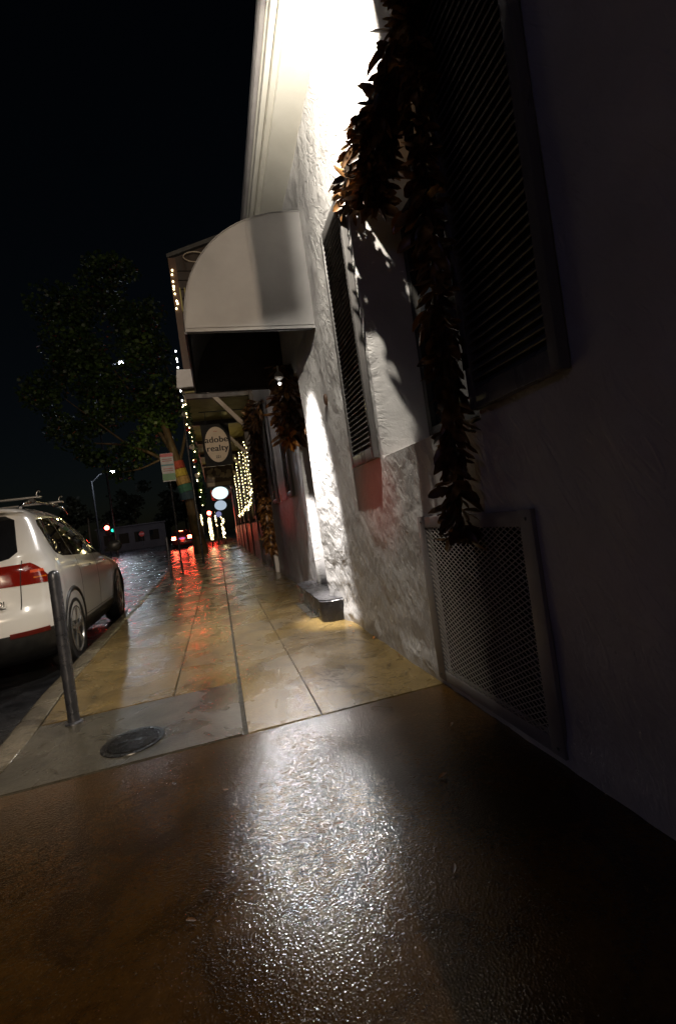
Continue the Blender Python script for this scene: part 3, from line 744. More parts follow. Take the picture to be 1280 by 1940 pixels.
pts = [(GX-.08+jit(.01), 10.3+.15*i, 4.95-.04*i+jit(.05)) for i in range(7)] + [(GX-.09, 10.4, 4.15), (GX-.09, 10.6, 4.0), (GX-.09, 10.9, 3.97)]
bulbs('string_lights', 'loose white bulbs on the outer edge of the gallery by the awning', pts, .016, M['bulb_cool'])
pts = [(.0+i*.085+jit(.02), 10.12, 4.035+jit(.01)) for i in range(12)]
bulbs('string_lights', 'row of tiny white bulbs along the gallery edge just under the awning', pts, .009, M['bulb_cool'])
# christmas garland on the outer edge
cg = empty('christmas_garland', (GX-.05, 11, 3.9), 'green christmas garland with ornaments along the outer edge of the gallery', 'garland')
bm = bmesh.new(); rnd = random.Random(4)
path = polyline([(0, 0, .1), (0, 1.2, .0), (.0, 2.6, -.35), (0, 3.6, -.75), (0, 4.2, -1.3), (0, 4.6, -1.9)])
for a, c in zip(path, path[1:]):
    for k in range(14):
        p = a.lerp(c, rnd.random()); d = Vector((rnd.uniform(-1, 1), rnd.uniform(-1, 1), rnd.uniform(-1, 1)))
        leaf(bm, p+d*.03, d, Vector((0, 0, 1)), .11, .03, 0)
link('foliage', bm, mat('fir', (.03, .09, .02), .6), cg)
for i in range(0, len(path), 2):
    p = path[i]; b = MB(); b.ico(p+Vector((-.05+rnd.uniform(-.06, .06), -.05, rnd.uniform(-.1, .1))), .017, 1); b.build('bulb', M['bulb'], cg)
for i, (c, rad) in enumerate((((.75, .72, .62), .07), ((.5, .03, .02), .06), ((.75, .72, .62), .08), ((.5, .03, .02), .07), ((.75, .72, .62), .08), ((.15, .3, .03), .06))):
    b = MB(); b.ico(path[min(4+i*6, len(path)-1)]+Vector((-.06, 0, -.06)), rad, 2); b.build('ornament', mat('ornament_paint', c, .2, coat=1), cg, True)
# signs farther along
cs = empty('carved_sign', (.32, 18, 3.05), 'carved wooden sign of pale round shapes hung beyond the adobe realty sign', 'sign', 'signs hung under the gallery')
b = MB(); b.box((-.52, -.03, -.38), (.52, .03, .40), .02); b.build('board', M['brown_board'], cs)
b = MB(); rnd = random.Random(8)
for k in range(17): b.ico((rnd.uniform(-.42, .42), -.04, rnd.uniform(-.05, .33)), rnd.uniform(.05, .11), 2, (1, .3, .9))
b.box((-.46, -.05, -.34), (.40, -.03, -.2), .01); b.build('relief', M['pale_timber'], cs)
b = MB()
for x in (-.4, .4): b.tube([(x, 0, .4), (x, 0, .98)], .01, 6)
b.build('hanger', M['dark_metal'], cs)
ls = empty('lit_oval_sign', (.37, 25, 2.97), 'glowing white oval shop sign hung far along the sidewalk', 'sign', 'glowing signs far along the sidewalk')
b = MB(); b.lathe([(.001, -.05), (.33, -.05), (.35, 0), (.33, .05), (.001, .05)], axis='y', n=32)
for v in b.bm.verts: v.co.x *= 1.2; v.co.z *= .95
b.build('face', M['lit_sign'], ls)
b = MB(); b.tube([(0, 0, .40), (0, 0, 1.1)], .015, 6).tube([(-.3, 0, .6), (.8, 0, .2)], .02, 6); b.build('hanger', M['dark_metal'], ls)
ls = empty('lit_oval_sign', (.31, 25.2, 2.33), 'smaller glowing sign directly below the white oval one', 'sign', 'glowing signs far along the sidewalk')
b = MB(); b.lathe([(.001, -.04), (.25, -.04), (.26, 0), (.25, .04), (.001, .04)], axis='y', n=28)
for v in b.bm.verts: v.co.x *= 1.2
b.build('face', emis('lit_sign_soft', (.7, .85, 1), .6), ls)
b = MB(); b.tube([(0, 0, .25), (0, 0, .34)], .012, 6); b.build('hanger', M['dark_metal'], ls)
ls = empty('lit_round_sign', (.15, 25.4, 1.88), 'small violet round sign below the two glowing signs', 'sign', 'glowing signs far along the sidewalk')
b = MB(); b.lathe([(.001, -.03), (.15, -.03), (.15, .03), (.001, .03)], axis='y', n=24); b.build('face', emis('lit_violet', (.4, .42, .8), .45), ls)
b = MB(); b.tube([(0, 0, .15), (0, 0, .25)], .01, 6); b.build('hanger', M['dark_metal'], ls)
# lit shopfront at the end
sf = empty('far_shopfront', (.8, 34, 0), 'blue white lit shopfront at the far end of the sidewalk', 'building')
b = MB(); b.box((1.0, 0, 0), (6, 14, 5)); b.build('wall', M['dark_trim'], sf)
for i in range(4):
    b = MB(); b.box((.94, .4+i*1.8, .6), (.99, 1.6+i*1.8, 3.4)); b.build('window', M['lit_shop'], sf)
    b = MB(); b.box((.80, .0+i*1.8, 0), (.93, .18+i*1.8, 3.9)); b.build('column', M['white_trim'], sf)
b = MB(); b.box((-.95, 0, 3.92), (1.0, 12, 4.1)); b.build('canopy', M['dark_trim'], sf)
for lbl, x, y, z0, z1, n in (('left', -.98, 33, 1.5, 2.35, 26), ('widest', -.46, 32, .45, 1.95, 90), ('middle', -.05, 34, 1.2, 2.3, 30), ('right', .38, 33, .4, 1.9, 60)):
    pts = [(x+jit(.10 if n > 50 else .04), y+jit(.1), random.uniform(z0, z1)) for k in range(n)]
    root = bulbs('light_wrapped_post', lbl+' post wrapped in yellow white lights at the end of the sidewalk', pts, .028, M['bulb'], 'posts wrapped in lights', 'light post', wire=False)
    b = MB(); b.tube([Vector((x, y, 0))-Vector(pts[0]), Vector((x, y, z1))-Vector(pts[0])], .05, 8); b.build('post', M['timber'], root)
b = MB(); b.lathe([(.001, 0), (.55, 0), (.5, .05), (.001, .07)], n=24)
for v in b.bm.verts: v.co.y *= 2.5
mo = b.build('raised_slab', M['sidewalk'], smooth=True, angle=40); mo.location = (.55, 24, 0); tag(mo, kind='structure')

# ------------------------------------------------------------------ trees
def tree(loc, label, trunk_pts, trunk_r, limbs, clumps, nl, ls_, seed, lm='tree_leaf'):
    root = empty('street_tree', loc, label, 'tree'); rnd = random.Random(seed)
    b = MB(); P = polyline(trunk_pts); n = len(P)
    b.tube(P, [trunk_r[0]+(trunk_r[1]-trunk_r[0])*(i/(n-1))**.6 for i in range(n)], 14)
    b.build('trunk', M['bark'], root, True)
    for a in limbs:
        b = MB(); Q = polyline(a[0]); b.tube(Q, [a[1]*(1-.75*i/(len(Q)-1)) for i in range(len(Q))], 8); b.build('limb', M['bark'], root, True)
    bm = bmesh.new()
    tot = sum(c[1]**2 for c in clumps)
    for c, r_ in clumps:
        for k in range(int(nl*r_**2/tot)):
            while True:
                d = Vector((rnd.gauss(0, 1), rnd.gauss(0, 1), rnd.gauss(0, 1))).normalized()
                rad = r_*(rnd.random()**.45); p = Vector(c)+d*rad; p.z = c[2]+(p.z-c[2])*.75
                if mnoise.noise(p*.55+Vector((seed, 0, 0))) > -.18: break
            dd = Vector((rnd.uniform(-1, 1), rnd.uniform(-1, 1), rnd.uniform(-.9, .4))); l = rnd.uniform(*ls_)
            s = dd.cross(Vector((rnd.random(), rnd.random(), rnd.random()))).normalized()*l*.38; dd.normalize()
            m_ = p+dd*l*.5
            vs = [bm.verts.new(q) for q in (p, m_+s, p+dd*l, m_-s)]; bm.faces.new(vs)
    link('crown', bm, M[lm], root)
    return root
cl = [((-1.2, 0, 6.6), 1.4), ((-.6, .6, 8.4), 1.7), ((-2.6, .2, 7.8), 1.9), ((-2.2, 0, 5.4), 1.1), ((-3.6, 0, 9.8), 2.0), ((-1.6, 0, 10.6), 1.8), ((-4.8, .5, 7.0), 1.6), ((-5.6, .3, 8.8), 1.6), ((-4.6, .5, 11), 1.8), ((-3, .6, 12.4), 1.8), ((-4.0, -.5, 5.6), 1.0), ((-1.2, 0, 12.4), 1.2), ((-2.4, 0, 14.2), 1.6), ((-5, 0, 13), 1.4), ((-3.2, 0, 4.6), .7)]
tree((-1.05, 24.6, 0), 'big leafy street tree with wrapped leaning trunk at the kerb', [(.1, 0, -.1), (0, 0, 1.2), (-.15, 0, 3.0), (-.5, 0, 5.0), (-.9, 0, 7)], (.42, .16),
     [([(-.25, 0, 3.8), (-1.2, 0, 5.0), (-2.6, 0, 5.8), (-4.2, 0, 6.1)], .13), ([(-.5, 0, 5.0), (-1.6, .3, 7.4), (-3, .4, 10)], .13), ([(-.4, 0, 4.6), (.2, .3, 7), (-.4, .4, 10)], .1), ([(-2.6, 0, 5.8), (-4.0, 0, 7.2), (-5.2, 0, 8.4)], .06), ([(-1.2, 0, 5), (-2.2, -.2, 4.6), (-3.1, -.3, 4.5)], .06)], cl, 15000, (.13, .26), 5)
# coloured knitted wrap on the trunk
yb = empty('yarn_wrap', (-1.05, 24.6, 0), 'coloured bands wrapped round the leaning tree trunk', 'decoration')
for i, (c, z) in enumerate((((.30, .04, .03), 4.4), ((.40, .28, .05), 4.0), ((.36, .22, .10), 3.6), ((.04, .14, .13), 3.2), ((.03, .06, .12), 2.8))):
    b = MB(); t0, t1 = z, z+.38; fx_ = lambda z: -.15-.35*max(0, (z-3)/2)-.02
    b.tube([(fx_(t0), 0, t0), (fx_(t1), 0, t1)], .37-.03*(z-2.8), 12); b.build('band', noisy('yarn', c, tuple(x*.6 for x in c), 10, (.7, .9), 0), yb)
# dark trees far off: one wooded mass each side of the junction
def dark_tree(loc, s, lbl, seed):
    rnd = random.Random(seed); cls = [((rnd.uniform(-1, 1)*s*.25, rnd.uniform(-.3, .3), s*(.45+.11*k)), s*.22*(1-.13*k)) for k in range(5)]
    tree(loc, lbl, [(0, 0, -.2), (0, 0, s*.3), (.1, 0, s*.6)], (.25, .1), [], cls, 2200, (.35, .7), seed, 'dark_leaf')
dark_tree((-17.5, 72, 0), 9, 'dark round tree far across the junction, leftmost of the four', 31)
dark_tree((-12.5, 80, 0), 11, 'dark tall tree far across the junction behind the street lamp', 32)
dark_tree((-8.5, 84, 0), 9.5, 'dark tree far down the road left of the small lamp', 33)
dark_tree((-5.5, 90, 0), 12, 'dark tree far down the road behind the braking car', 34)

# grey pole by the gallery
gp = empty('utility_pole', (-.60, 16, 0), 'slim grey pole standing at the kerb between the tree and the gallery', 'pole')
b = MB(); b.tube([(0, 0, 0), (0, 0, 5.5)], .032, 10); b.build('shaft', M['galv'], gp)
b = MB(); b.lathe([(.05, 0), (.05, .02), (.036, .06), (.034, .5)], n=12); b.build('base', M['galv'], gp)

# ------------------------------------------------------------------ far street furniture and lights
def street_lamp(loc, h, arm, lbl, r_=.22, pr=.10):
    root = empty('street_lamp', loc, lbl, 'street lamp', 'street lamps')
    b = MB(); b.tube([(0, 0, 0), (0, 0, h*.9)], [pr, pr*.7], 8).tube([(0, 0, h*.88), (arm*.4, 0, h*.97), (arm, 0, h)], pr*.4, 6); b.build('pole', M['galv'], root)
    b = MB(); b.box((arm-.4, -.15, h-.02), (arm+.3, .15, h+.12), .03); b.build('head', M['dark_metal'], root)
    b = MB(); b.ico((arm, 0, h-.12), r_, 2, (1.0, 1, .8)); b.build('bulb', M['white_lamp'], root)
street_lamp((-13.6, 60, -.1), 10.0, 2.4, 'tall street lamp with white light beyond the white car', .26, .13)
street_lamp((-8.9, 45, -.1), 17.6, 2.5, 'high white lamp shining through the tree crown', .17, .1)
street_lamp((-10.2, 110, -.1), 7.0, .5, 'small distant white lamp left of the parking sign pole', .3, .1)
lamp('street_lamp_glow', 'POINT', (-11.2, 59, 9.4), 900, (.8, .9, 1), .3)
lamp('street_lamp_glow', 'POINT', (-6.5, 44.3, 16.6), 400, (.8, .9, 1), .3)
def signal(loc, h, lbl, m, idx, arm=0, r_=.16):
    root = empty('traffic_light', loc, lbl, 'traffic light', 'traffic lights')
    b = MB(); b.tube([(0, .1, 0), (0, .1, h+.3)], .07, 8); b.build('pole', M['dark_metal'], root)
    b = MB(); b.box((-.2, -.15, h-.75), (.2, .1, h+.4), .04); b.build('housing', M['dark_metal'], root)
    b = MB(); b.lathe([(.001, -.2), (r_, -.2), (r_, -.14), (.001, -.14)], (0, 0, h+idx), 'y', 16); b.build('lens', m, root)
signal((-10.5, 50, -.1), 2.9, 'red traffic light beyond the white car', M['red_sig'], 0, r_=.21)
signal((-11.6, 58, -.1), 2.9, 'small green pedestrian signal next to the red light', M['green_sig'], -.1, r_=.17)
signal((-.62, 48, 0), 2.65, 'red traffic light at the end of the sidewalk', M['red_sig'], .2, r_=.2)
lamp('traffic_light_glow', 'POINT', (-.62, 47.4, 2.75), 60, (1, .04, .02), .15)
ss = empty('stop_sign', (-10.4, 70, -.1), 'small red stop sign on a post across the junction', 'sign')
b = MB(); b.tube([(0, 0, 0), (0, 0, 2.4)], .04, 6); b.build('post', M['galv'], ss)
b = MB(); b.lathe([(.001, -.06), (.38, -.06), (.38, -.04), (.001, -.04)], (0, 0, 2.1), 'y', 8); b.build('plate', mat('stop_red', (.5, .03, .02), .4, emit=(.5, .02, .01), estr=0), ss)
text('STOP', .26, (0, -.064, 2.1), (R(90), 0, 0), M['white_trim'], ss)
fb = empty('far_building', (-17, 74, 0), 'low pale building with dark windows across the junction', 'building')
b = MB(); b.box((0, 0, -.1), (9.4, 8, 3.4)).box((-.2, -.2, 3.4), (9.6, 8.2, 3.6)); b.build('wall', noisy('far_wall', (.05, .035, .04), (.07, .05, .055), 1, (.6, .8), 0), fb)
for i in range(4):
    b = MB(); b.box((.8+i*2.1, -.05, 1.0), (2.1+i*2.1, -.01, 2.5)); b.build('window', M['glass'], fb)
lamp('far_building_glow', 'POINT', (-12, 66, 3.5), 18, (.75, .7, 1), .2)

# ------------------------------------------------------------------ cars
def prof_interp(T, z):
    if z <= T[0][0]: return T[0][1]
    for (a, x), (b_, y) in zip(T, T[1:]):
        if z <= b_: t = (z-a)/(b_-a); return x+(y-x)*t
    return T[-1][1]
TW = [(.20, .80), (.30, .865), (.45, .893), (.60, .902), (.72, .905), (.85, .905), (.93, .897), (1.0, .885), (1.06, .868), (1.10, .852), (1.2, .815), (1.35, .765), (1.48, .715), (1.56, .675), (1.60, .635), (1.635, .56), (1.655, .44), (1.664, .25)]
TR = [(.20, .30), (.28, .12), (.36, .04), (.46, .0), (.58, -.01), (.66, .0), (.72, .045), (.80, .06), (.92, .07), (1.04, .09), (1.12, .13), (1.25, .20), (1.4, .29), (1.5, .34), (1.555, .35), (1.575, .24), (1.60, .25), (1.62, .32), (1.645, .65), (1.664, 1.1)]
TF = [(.20, 4.15), (.28, 4.36), (.45, 4.42), (.62, 4.42), (.75, 4.38), (.85, 4.28), (.92, 4.08), (.98, 3.75), (1.03, 3.38), (1.08, 3.22), (1.2, 3.0), (1.35, 2.75), (1.48, 2.50), (1.56, 2.30), (1.60, 2.18), (1.635, 2.0), (1.664, 1.7)]
ZL = [.20, .24, .28, .33, .38, .44, .50, .56, .62, .66, .70, .735, .78, .83, .88, .93, .98, 1.01, 1.04, 1.07, 1.10, 1.15, 1.2, 1.26, 1.32, 1.38, 1.44, 1.5, 1.54, 1.56, 1.572, 1.585, 1.6, 1.615, 1.635, 1.65, 1.66, 1.664]
def contour(z):
    W, a, f = prof_interp(TW, z), prof_interp(TR, z), prof_interp(TF, z)
    rc, rf = .50, .85; nq = 16; p = 3.0; out = []
    if z > 1.1: p = 3.6
    for k in range(nq+1):
        th = math.pi/2*k/nq; out.append((W*math.sin(th)**(2/p), a+rc*(1-math.cos(th)**(2/p))))
    n = 30
    for k in range(1, n): out.append((W*(1-.010*((k/n-.5)*2)**2+.0), a+rc+(f-rf-a-rc)*k/n))
    pf = 2.5
    for k in range(nq, -1, -1):
        th = math.pi/2*k/nq; out.append((W*math.sin(th)**(2/pf), f-rf*(1-math.cos(th)**(2/pf))))
    return out
def car_body():
    bm = bmesh.new(); rings = []
    for z in ZL:
        c = contour(z); pts = [(x, y) for x, y in c] + [(-x, y) for x, y in c[-2:0:-1]]
        rings.append([bm.verts.new((x, y, z)) for x, y in pts])
    n = len(rings[0])
    for a, b_ in zip(rings, rings[1:]):
        for k in range(n): bm.faces.new((a[k], a[(k+1) % n], b_[(k+1) % n], b_[k]))
    bm.faces.new(rings[0][::-1]); bm.faces.new(rings[-1])
    bmesh.ops.recalc_face_normals(bm, faces=bm.faces)
    return bm
def crop(src, planes, off, thick=.004):
    """a patch of the body skin inside the half spaces (point, outward normal)"""
    bm = src.copy()
    for p, nrm in planes:
        g = bm.verts[:]+bm.edges[:]+bm.faces[:]
        bmesh.ops.bisect_plane(bm, geom=g, plane_co=Vector(p), plane_no=Vector(nrm), clear_outer=True)
    bm.normal_update()
    if not bm.faces: return bm
    for v in bm.verts: v.co += v.normal*off
    bmesh.ops.solidify(bm, geom=bm.faces[:], thickness=-thick if False else thick)
    return bm
def poly_planes(pts, axis):
    """half spaces of a convex outline; axis 'x': pts are (y,z), axis 'y': (x,z)"""
    cx_ = sum(p[0] for p in pts)/len(pts); cz_ = sum(p[1] for p in pts)/len(pts); out = []
    for (a, b_), (c, d) in zip(pts, pts[1:]+pts[:1]):
        n = (d-b_, -(c-a))
        if (cx_-a)*n[0]+(cz_-b_)*n[1] > 0: n = (-n[0], -n[1])
        P, Q = ((0, a, b_), (0, n[0], n[1])) if axis == 'x' else ((a, 0, b_), (n[0], 0, n[1]))
        out.append((P, Q))
    return out
AX = (.90, 3.50); RA = .405
def arch_cut(o):
    cut = MB()
    for y in AX:
        for s in (-1, 1): cut.lathe([(RA, s*.58), (RA, s*1.2)], (0, y, .345), 'x', 40)
    bmesh.ops.recalc_face_normals(cut.bm, faces=cut.bm.faces)
    me = bpy.data.meshes.new('cut'); cut.bm.to_mesh(me); cut.bm.free(); me.materials.append(M['black_plastic'])
    co_ = bpy.data.objects.new('cut', me); col.objects.link(co_)
    md = o.modifiers.new('b', 'BOOLEAN'); md.operation = 'DIFFERENCE'; md.object = co_; md.solver = 'EXACT'
    dg = bpy.context.evaluated_depsgraph_get(); me2 = bpy.data.meshes.new_from_object(o.evaluated_get(dg)); o.modifiers.clear()
    old = o.data; o.data = me2; bpy.data.objects.remove(co_)
def make_car(loc, label, paint, lit=False, rz=0, detail=True, group=None):
    root = empty('parked_car' if not lit else 'braking_car', loc, label, 'car', group, rz)
    src = car_body(); body = link('body', src.copy(), paint, root, True, 40); arch_cut(body)
    me = body.data; me.materials.clear(); me.materials.append(paint); me.materials.append(M['black_plastic'])
    for p in me.polygons:
        c = p.center; vs_ = [me.vertices[i].co for i in p.vertices]; arch = any(all(abs(math.hypot(q.y-y, q.z-.345)-RA) < .004 for q in vs_) for y in AX) or all(abs(abs(q.x)-.58) < .002 for q in vs_)
        p.material_index = 1 if (c.z < .36 or arch or (c.z < .47 and c.y < .45)) else 0
        p.use_smooth = True
    me.set_sharp_from_angle(angle=R(35))
    XP = [((.3, 0, 0), (-1, 0, 0))]
    XN = [((-.3, 0, 0), (1, 0, 0))]
    def add(name, planes, off, m, parent=root, thick=.004):
        bm = crop(src, planes, off, thick)
        if bm.faces: return link(name, bm, m, parent, True, 45)
        bm.free()
    # glass
    rg = [(-.60, 1.15), (-.655, 1.20), (-.60, 1.50), (-.54, 1.54), (.54, 1.54), (.60, 1.50), (.655, 1.20), (.60, 1.15), (.5, 1.13), (-.5, 1.13)]
    add('rear_window', poly_planes(rg, 'y')+[((0, 1.0, 0), (0, 1, 0))], .002, M['glass'])
    for X in (XP, XN):
        for nm, pg in (('quarter_window', [(.68, 1.49), (.64, 1.44), (.66, 1.24), (.74, 1.15), (.90, 1.11), (1.22, 1.10), (1.10, 1.525), (.76, 1.50)]),
                       ('side_window', [(1.13, 1.528), (1.25, 1.10), (2.12, 1.085), (2.12, 1.55), (1.6, 1.55)]),
                       ('side_window', [(2.17, 1.55), (2.17, 1.085), (3.02, 1.07), (2.95, 1.14), (2.62, 1.36), (2.34, 1.51)])):
            add(nm, poly_planes(pg, 'x')+X, .003, M['glass'])
        if detail:
            add('pillar_trim', poly_planes([(1.10, 1.53), (1.22, 1.10), (1.25, 1.10), (1.13, 1.53)], 'x')+X, .0035, M['black_plastic'])
            add('pillar_trim', poly_planes([(2.12, 1.55), (2.12, 1.085), (2.17, 1.085), (2.17, 1.55)], 'x')+X, .0035, M['black_plastic'])
            for y0 in (1.30, 2.145, 3.10):
                add('door_seam', poly_planes([(y0-.003, .42), (y0+.003, .42), (y0+.003, 1.08), (y0-.003, 1.08)], 'x')+X, .001, M['seam'], thick=.001)
            add('door_seam', poly_planes([(1.30, .415), (3.1, .415), (3.1, .422), (1.30, .422)], 'x')+X, .001, M['seam'], thick=.001)
            add('sill_trim', poly_planes([(1.31, .33), (3.08, .33), (3.08, .39), (1.31, .39)], 'x')+X, .008, M['black_plastic'])
    add('windscreen', [((0, 0, 1.09), (0, 0, -1)), ((0, 0, 1.57), (0, 0, 1)), ((0, 2.5, 0), (0, -1, 0)), ((.62, 0, 0), (1, 0, 0)), ((-.62, 0, 0), (-1, 0, 0))], .003, M['glass'])
    # tail lamps wrapping the corner
    tl = M['tail_lit'] if lit else M['red_lens']
    for s in (1, -1):
        pl_ = [((0, 0, .925), (-s*.03, 0, -1)), ((0, 0, 1.075), (-s*.02, 0, 1)), ((s*.42, 0, 0), (-s, 0, 0)), ((0, .30, 1.0), (0, 1, .45))]
        o = add('tail_lamp', pl_, .006, M['red_lens'])
        if lit:
            add('lit_lens', [((0, 0, .84), (0, 0, -1)), ((0, 0, 1.08), (0, 0, 1)), ((s*.50, 0, 0), (-s, 0, 0)), ((s*.88, 0, 0), (s, 0, 0)), ((0, .3, 1.0), (0, 1, 0))], .012, M['tail_lit'])
        elif detail:
            add('amber_insert', [((0, 0, .95), (0, 0, -1)), ((0, 0, .962), (0, 0, 1)), ((s*.76, 0, 0), (-s, 0, 0)), ((s*.84, 0, 0), (s, 0, 0)), ((0, .3, 1.0), (0, 1, 0))], .009, M['amber_lens'])
            add('lens_insert', [((0, 0, 1.0), (0, 0, -1)), ((0, 0, 1.025), (0, 0, 1)), ((s*.74, 0, 0), (-s, 0, 0)), ((s*.85, 0, 0), (s, 0, 0)), ((0, .3, 1.0), (0, 1, 0))], .009, mat('bright_red_lens', (.75, .10, .03), .1, coat=1))
        add('reflector', [((0, 0, .475), (0, 0, -1)), ((0, 0, .515), (0, 0, 1)), ((s*.58, 0, 0), (-s, 0, 0)), ((s*.84, 0, 0), (s, 0, 0)), ((0, .4, 1.0), (0, 1, 0))], .006, M['dull_red'])
        if detail:
            pg = poly_planes([(s*.665, .70), (s*.671, .70), (s*.685, 1.12), (s*.679, 1.12)], 'y')
            add('tailgate_seam', pg+[((0, .3, 0), (0, 1, 0))], .0075, M['seam'], thick=.001)
            add('head_lamp', [((0, 0, .70), (0, 0, -1)), ((0, 0, .86), (0, 0, 1)), ((s*.45, 0, 0), (-s, 0, 0)), ((0, 3.6, 1.0), (0, -1, 0))], .006, M['glass'])
    if lit:
        b = MB(); b.box((-.16, .26, 1.555), (.16, .29, 1.60)); b.build('centre_brake_light', M['tail_lit'], root)
        b = MB(); b.box((-.26, .035, .84), (.26, .05, .96)); b.build('number_plate', M['plate'], root)
    else:
        b = MB(); b.box((-.26, .045, .80), (.26, .058, .92)); b.build('number_plate', M['white_trim'], root)
    for y in AX:
        for s in (1, -1):
            pts = []
            for k in range(25):
                a = R(-14+k*208/24); z = .345+(RA+.016)*math.sin(a)
                if z > .25: pts.append((s*(prof_interp(TW, z)-.012), y+(RA+.016)*math.cos(a), z))
            b = MB(); b.tube(pts, .024, 8); b.build('arch_trim', M['black_plastic'], root, True)
    # wheels
    for y in AX:
        for s in (-1, 1):
            t = MB(); t.lathe([(.225, -.09), (.30, -.108), (.33, -.10), (.343, -.07), (.345, 0), (.343, .07), (.33, .10), (.30, .108), (.225, .09)], axis='x', n=40)
            wh = t.build('wheel', M['rubber'], root, True, 40); wh.location = (s*.795, y, .345)
            r_ = MB()
            r_.lathe([(.232, s*.085), (.238, s*.100), (.222, s*.104), (.212, s*.085), (.205, s*.02), (.001, s*.02)], axis='x', n=40)
            for k in range(5):
                for dd in (-.12, .12):
                    a = 2*math.pi*k/5+.3; a1 = a+dd
                    r_.beam((s*.082, .05*math.cos(a), .05*math.sin(a)), (s*.092, .215*math.cos(a1), .215*math.sin(a1)), .030, .026, up=(1, 0, 0))
            r_.lathe([(.001, s*.07), (.055, s*.075), (.052, s*.095), (.03, s*.102), (.001, s*.102)], axis='x', n=24)
            r_.build('rim', M['alloy'], wh, True, 35)
    if detail:
        for s in (1, -1):
            for y in (1.46, 2.30):
                b = MB(); b.tube([(s*.885, y, .955), (s*.925, y+.02, .957), (s*.928, y+.11, .96), (s*.925, y+.19, .962), (s*.885, y+.21, .962)], [.010, .012, .013, .012, .010], 8); b.build('door_handle', paint, root, True)
            b = MB(); b.ico((s*1.0, 2.98, 1.13), .1, 3, (1.05, .75, .85)); mr = b.build('wing_mirror', M['black_plastic'], root, True)
            b = MB(); b.tube([(s*.86, 3.02, 1.08), (s*.96, 3.0, 1.10)], .03, 8); b.build('mirror_arm', M['black_plastic'], mr, True)
            b = MB(); b.tube([(s*.60, .62, 1.615), (s*.60, .74, 1.675), (s*.605, 1.0, 1.705), (s*.61, 1.6, 1.715), (s*.60, 2.1, 1.69), (s*.59, 2.3, 1.63)], .017, 8); b.build('roof_rail', M['chrome'], root, True)
        for y in (.98, 1.78):
            b = MB(); b.box((-.70, y-.035, 1.735), (.70, y+.035, 1.755), .006); cb = b.build('cross_bar', M['alloy'], root)
            b = MB()
            for s in (1, -1): b.box((s*.61-.03, y-.03, 1.69), (s*.61+.03, y+.03, 1.736), .008)
            b.build('clamp', M['black_plastic'], cb)
            b = MB()
            for s in (1,): b.tube([(s*.66, y, 1.75), (s*.65, y+.01, 1.78), (s*.67, y+.02, 1.82), (s*.69, y+.03, 1.80)], .012, 6)
            b.build('hook', M['chrome'], cb, True)
        b = MB(); b.box((-.5, .20, 1.575), (.5, .36, 1.60), .008); b.build('spoiler', paint, root)
        b = MB(); b.beam((.0, .10, 1.10), (.42, .135, 1.14), .012, .012); b.build('rear_wiper', M['black_plastic'], root)
        text('TDI', .062, (.575, .048, .775), (R(80), 0, R(0)), M['chrome'], root, depth=.004, off=.001, align='RIGHT')
        b = MB(); b.box((.44, .054, .735), (.575, .060, .741)); b.build('badge_line', M['chrome'], root)
    src.free()
    return root
make_car((-2.43, 4.55, -.13), 'white estate style sport utility car with roof bars parked at the kerb', M['car_white'], rz=R(1.8))
bpy.data.objects['parked_car'].scale = (1.0, 1.0, 1.03)
cr = make_car((-3.1, 42, -.13), 'distant dark car with its red brake lights on', M['car_dark'], lit=True, detail=False)
lamp('brake_light_glow', 'POINT', (-3.1, 41.3, .9), 60, (1, .06, .03), .2)

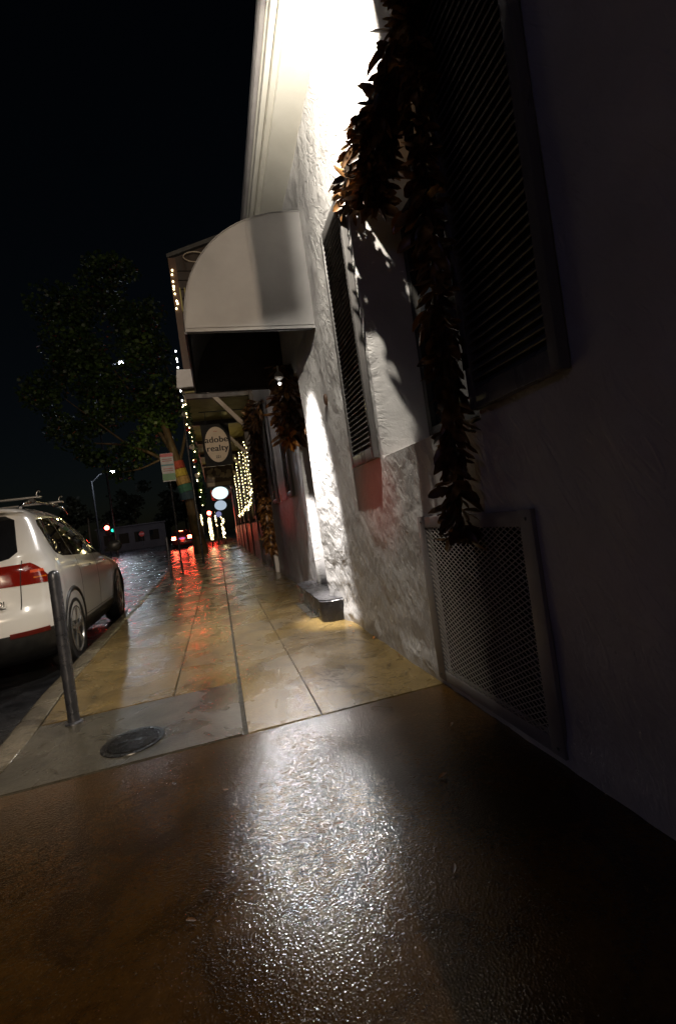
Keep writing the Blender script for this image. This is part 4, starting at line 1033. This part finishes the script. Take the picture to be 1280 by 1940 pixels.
# ------------------------------------------------------------------ litter by the wall
rt = random.Random(5)
for i, (x, y, l, wl) in enumerate(((1.02, 3.45, .07, 'close to the wall under the far shutter'), (.80, 2.75, .06, 'on the tan slab near two brown leaves'), (.70, 2.32, .12, 'lying across the edge of the brown slab'), (1.06, 2.95, .05, 'against the foot of the plaster wall'), (-.92, 2.55, .08, 'on the grey slab left of the iron cover'), (.96, 3.75, .06, 'on the wet slab near the door step'))):
    a = rt.random()*3.1; b = MB(); b.tube([(-l/2*math.cos(a), -l/2*math.sin(a), .003), (0, .006, .006), (l/2*math.cos(a), l/2*math.sin(a), .003)], .0016, 5)
    o = b.build('twig', M['stem']); o.location = (x, y, .001); tag(o, 'thin dark twig '+wl, 'twig', 'twigs on the sidewalk')
rnd = random.Random(21)
spots = [(1.08, 3.55, 1), (1.04, 3.30, 0), (1.09, 3.02, 0), (1.0, 3.9, 1), (1.06, 2.75, 0), (1.12, 2.38, 1), (.86, 2.62, 0), (.79, 2.60, 0), (.72, 3.1, 0), (.95, 2.9, 0), (1.02, 4.1, 1), (.67, 1.62, 1), (-.1, 1.95, 0), (.25, 1.55, 0), (.5, 1.2, 0), (.9, 1.95, 0), (-.2, 1.35, 0), (.83, 3.6, 0)]
where = ['by the foot of the wall under the far shutter', 'against the wall midway to the vent', 'beside the wall near the vent corner', 'close to the door step corner', 'lying just before the vent grille', 'at the near corner of the vent frame', 'on the tan slab left of the vent', 'on the tan slab, second one left of the vent', 'near the straight joint', 'between joint and wall', 'at the base of the door step', 'pale long one on the brown slab below the vent', 'on the brown slab near the grey patch', 'in the bright glare of the brown slab', 'at the bottom of the glare', 'beside the shadow under the vent', 'low on the brown slab left of the glare', 'on the wet slab below the ring bolt']
for i, ((x, y, big), wl) in enumerate(zip(spots, where)):
    bm = bmesh.new(); a = rnd.random()*6.28; l = rnd.uniform(.02, .035) if not big else rnd.uniform(.035, .05)
    leaf(bm, Vector((0, 0, 0)), Vector((math.cos(a), math.sin(a), .08)), Vector((0, 0, 1)), l, l*.45, .08)
    o = link('fallen_leaf', bm, M['bow_leaf'] if big else M['leaf'], None, True); o.location = (x, y, .004)
    tag(o, ('orange' if big else 'small brown')+' fallen leaf '+wl, 'leaf', 'fallen leaves on the sidewalk')
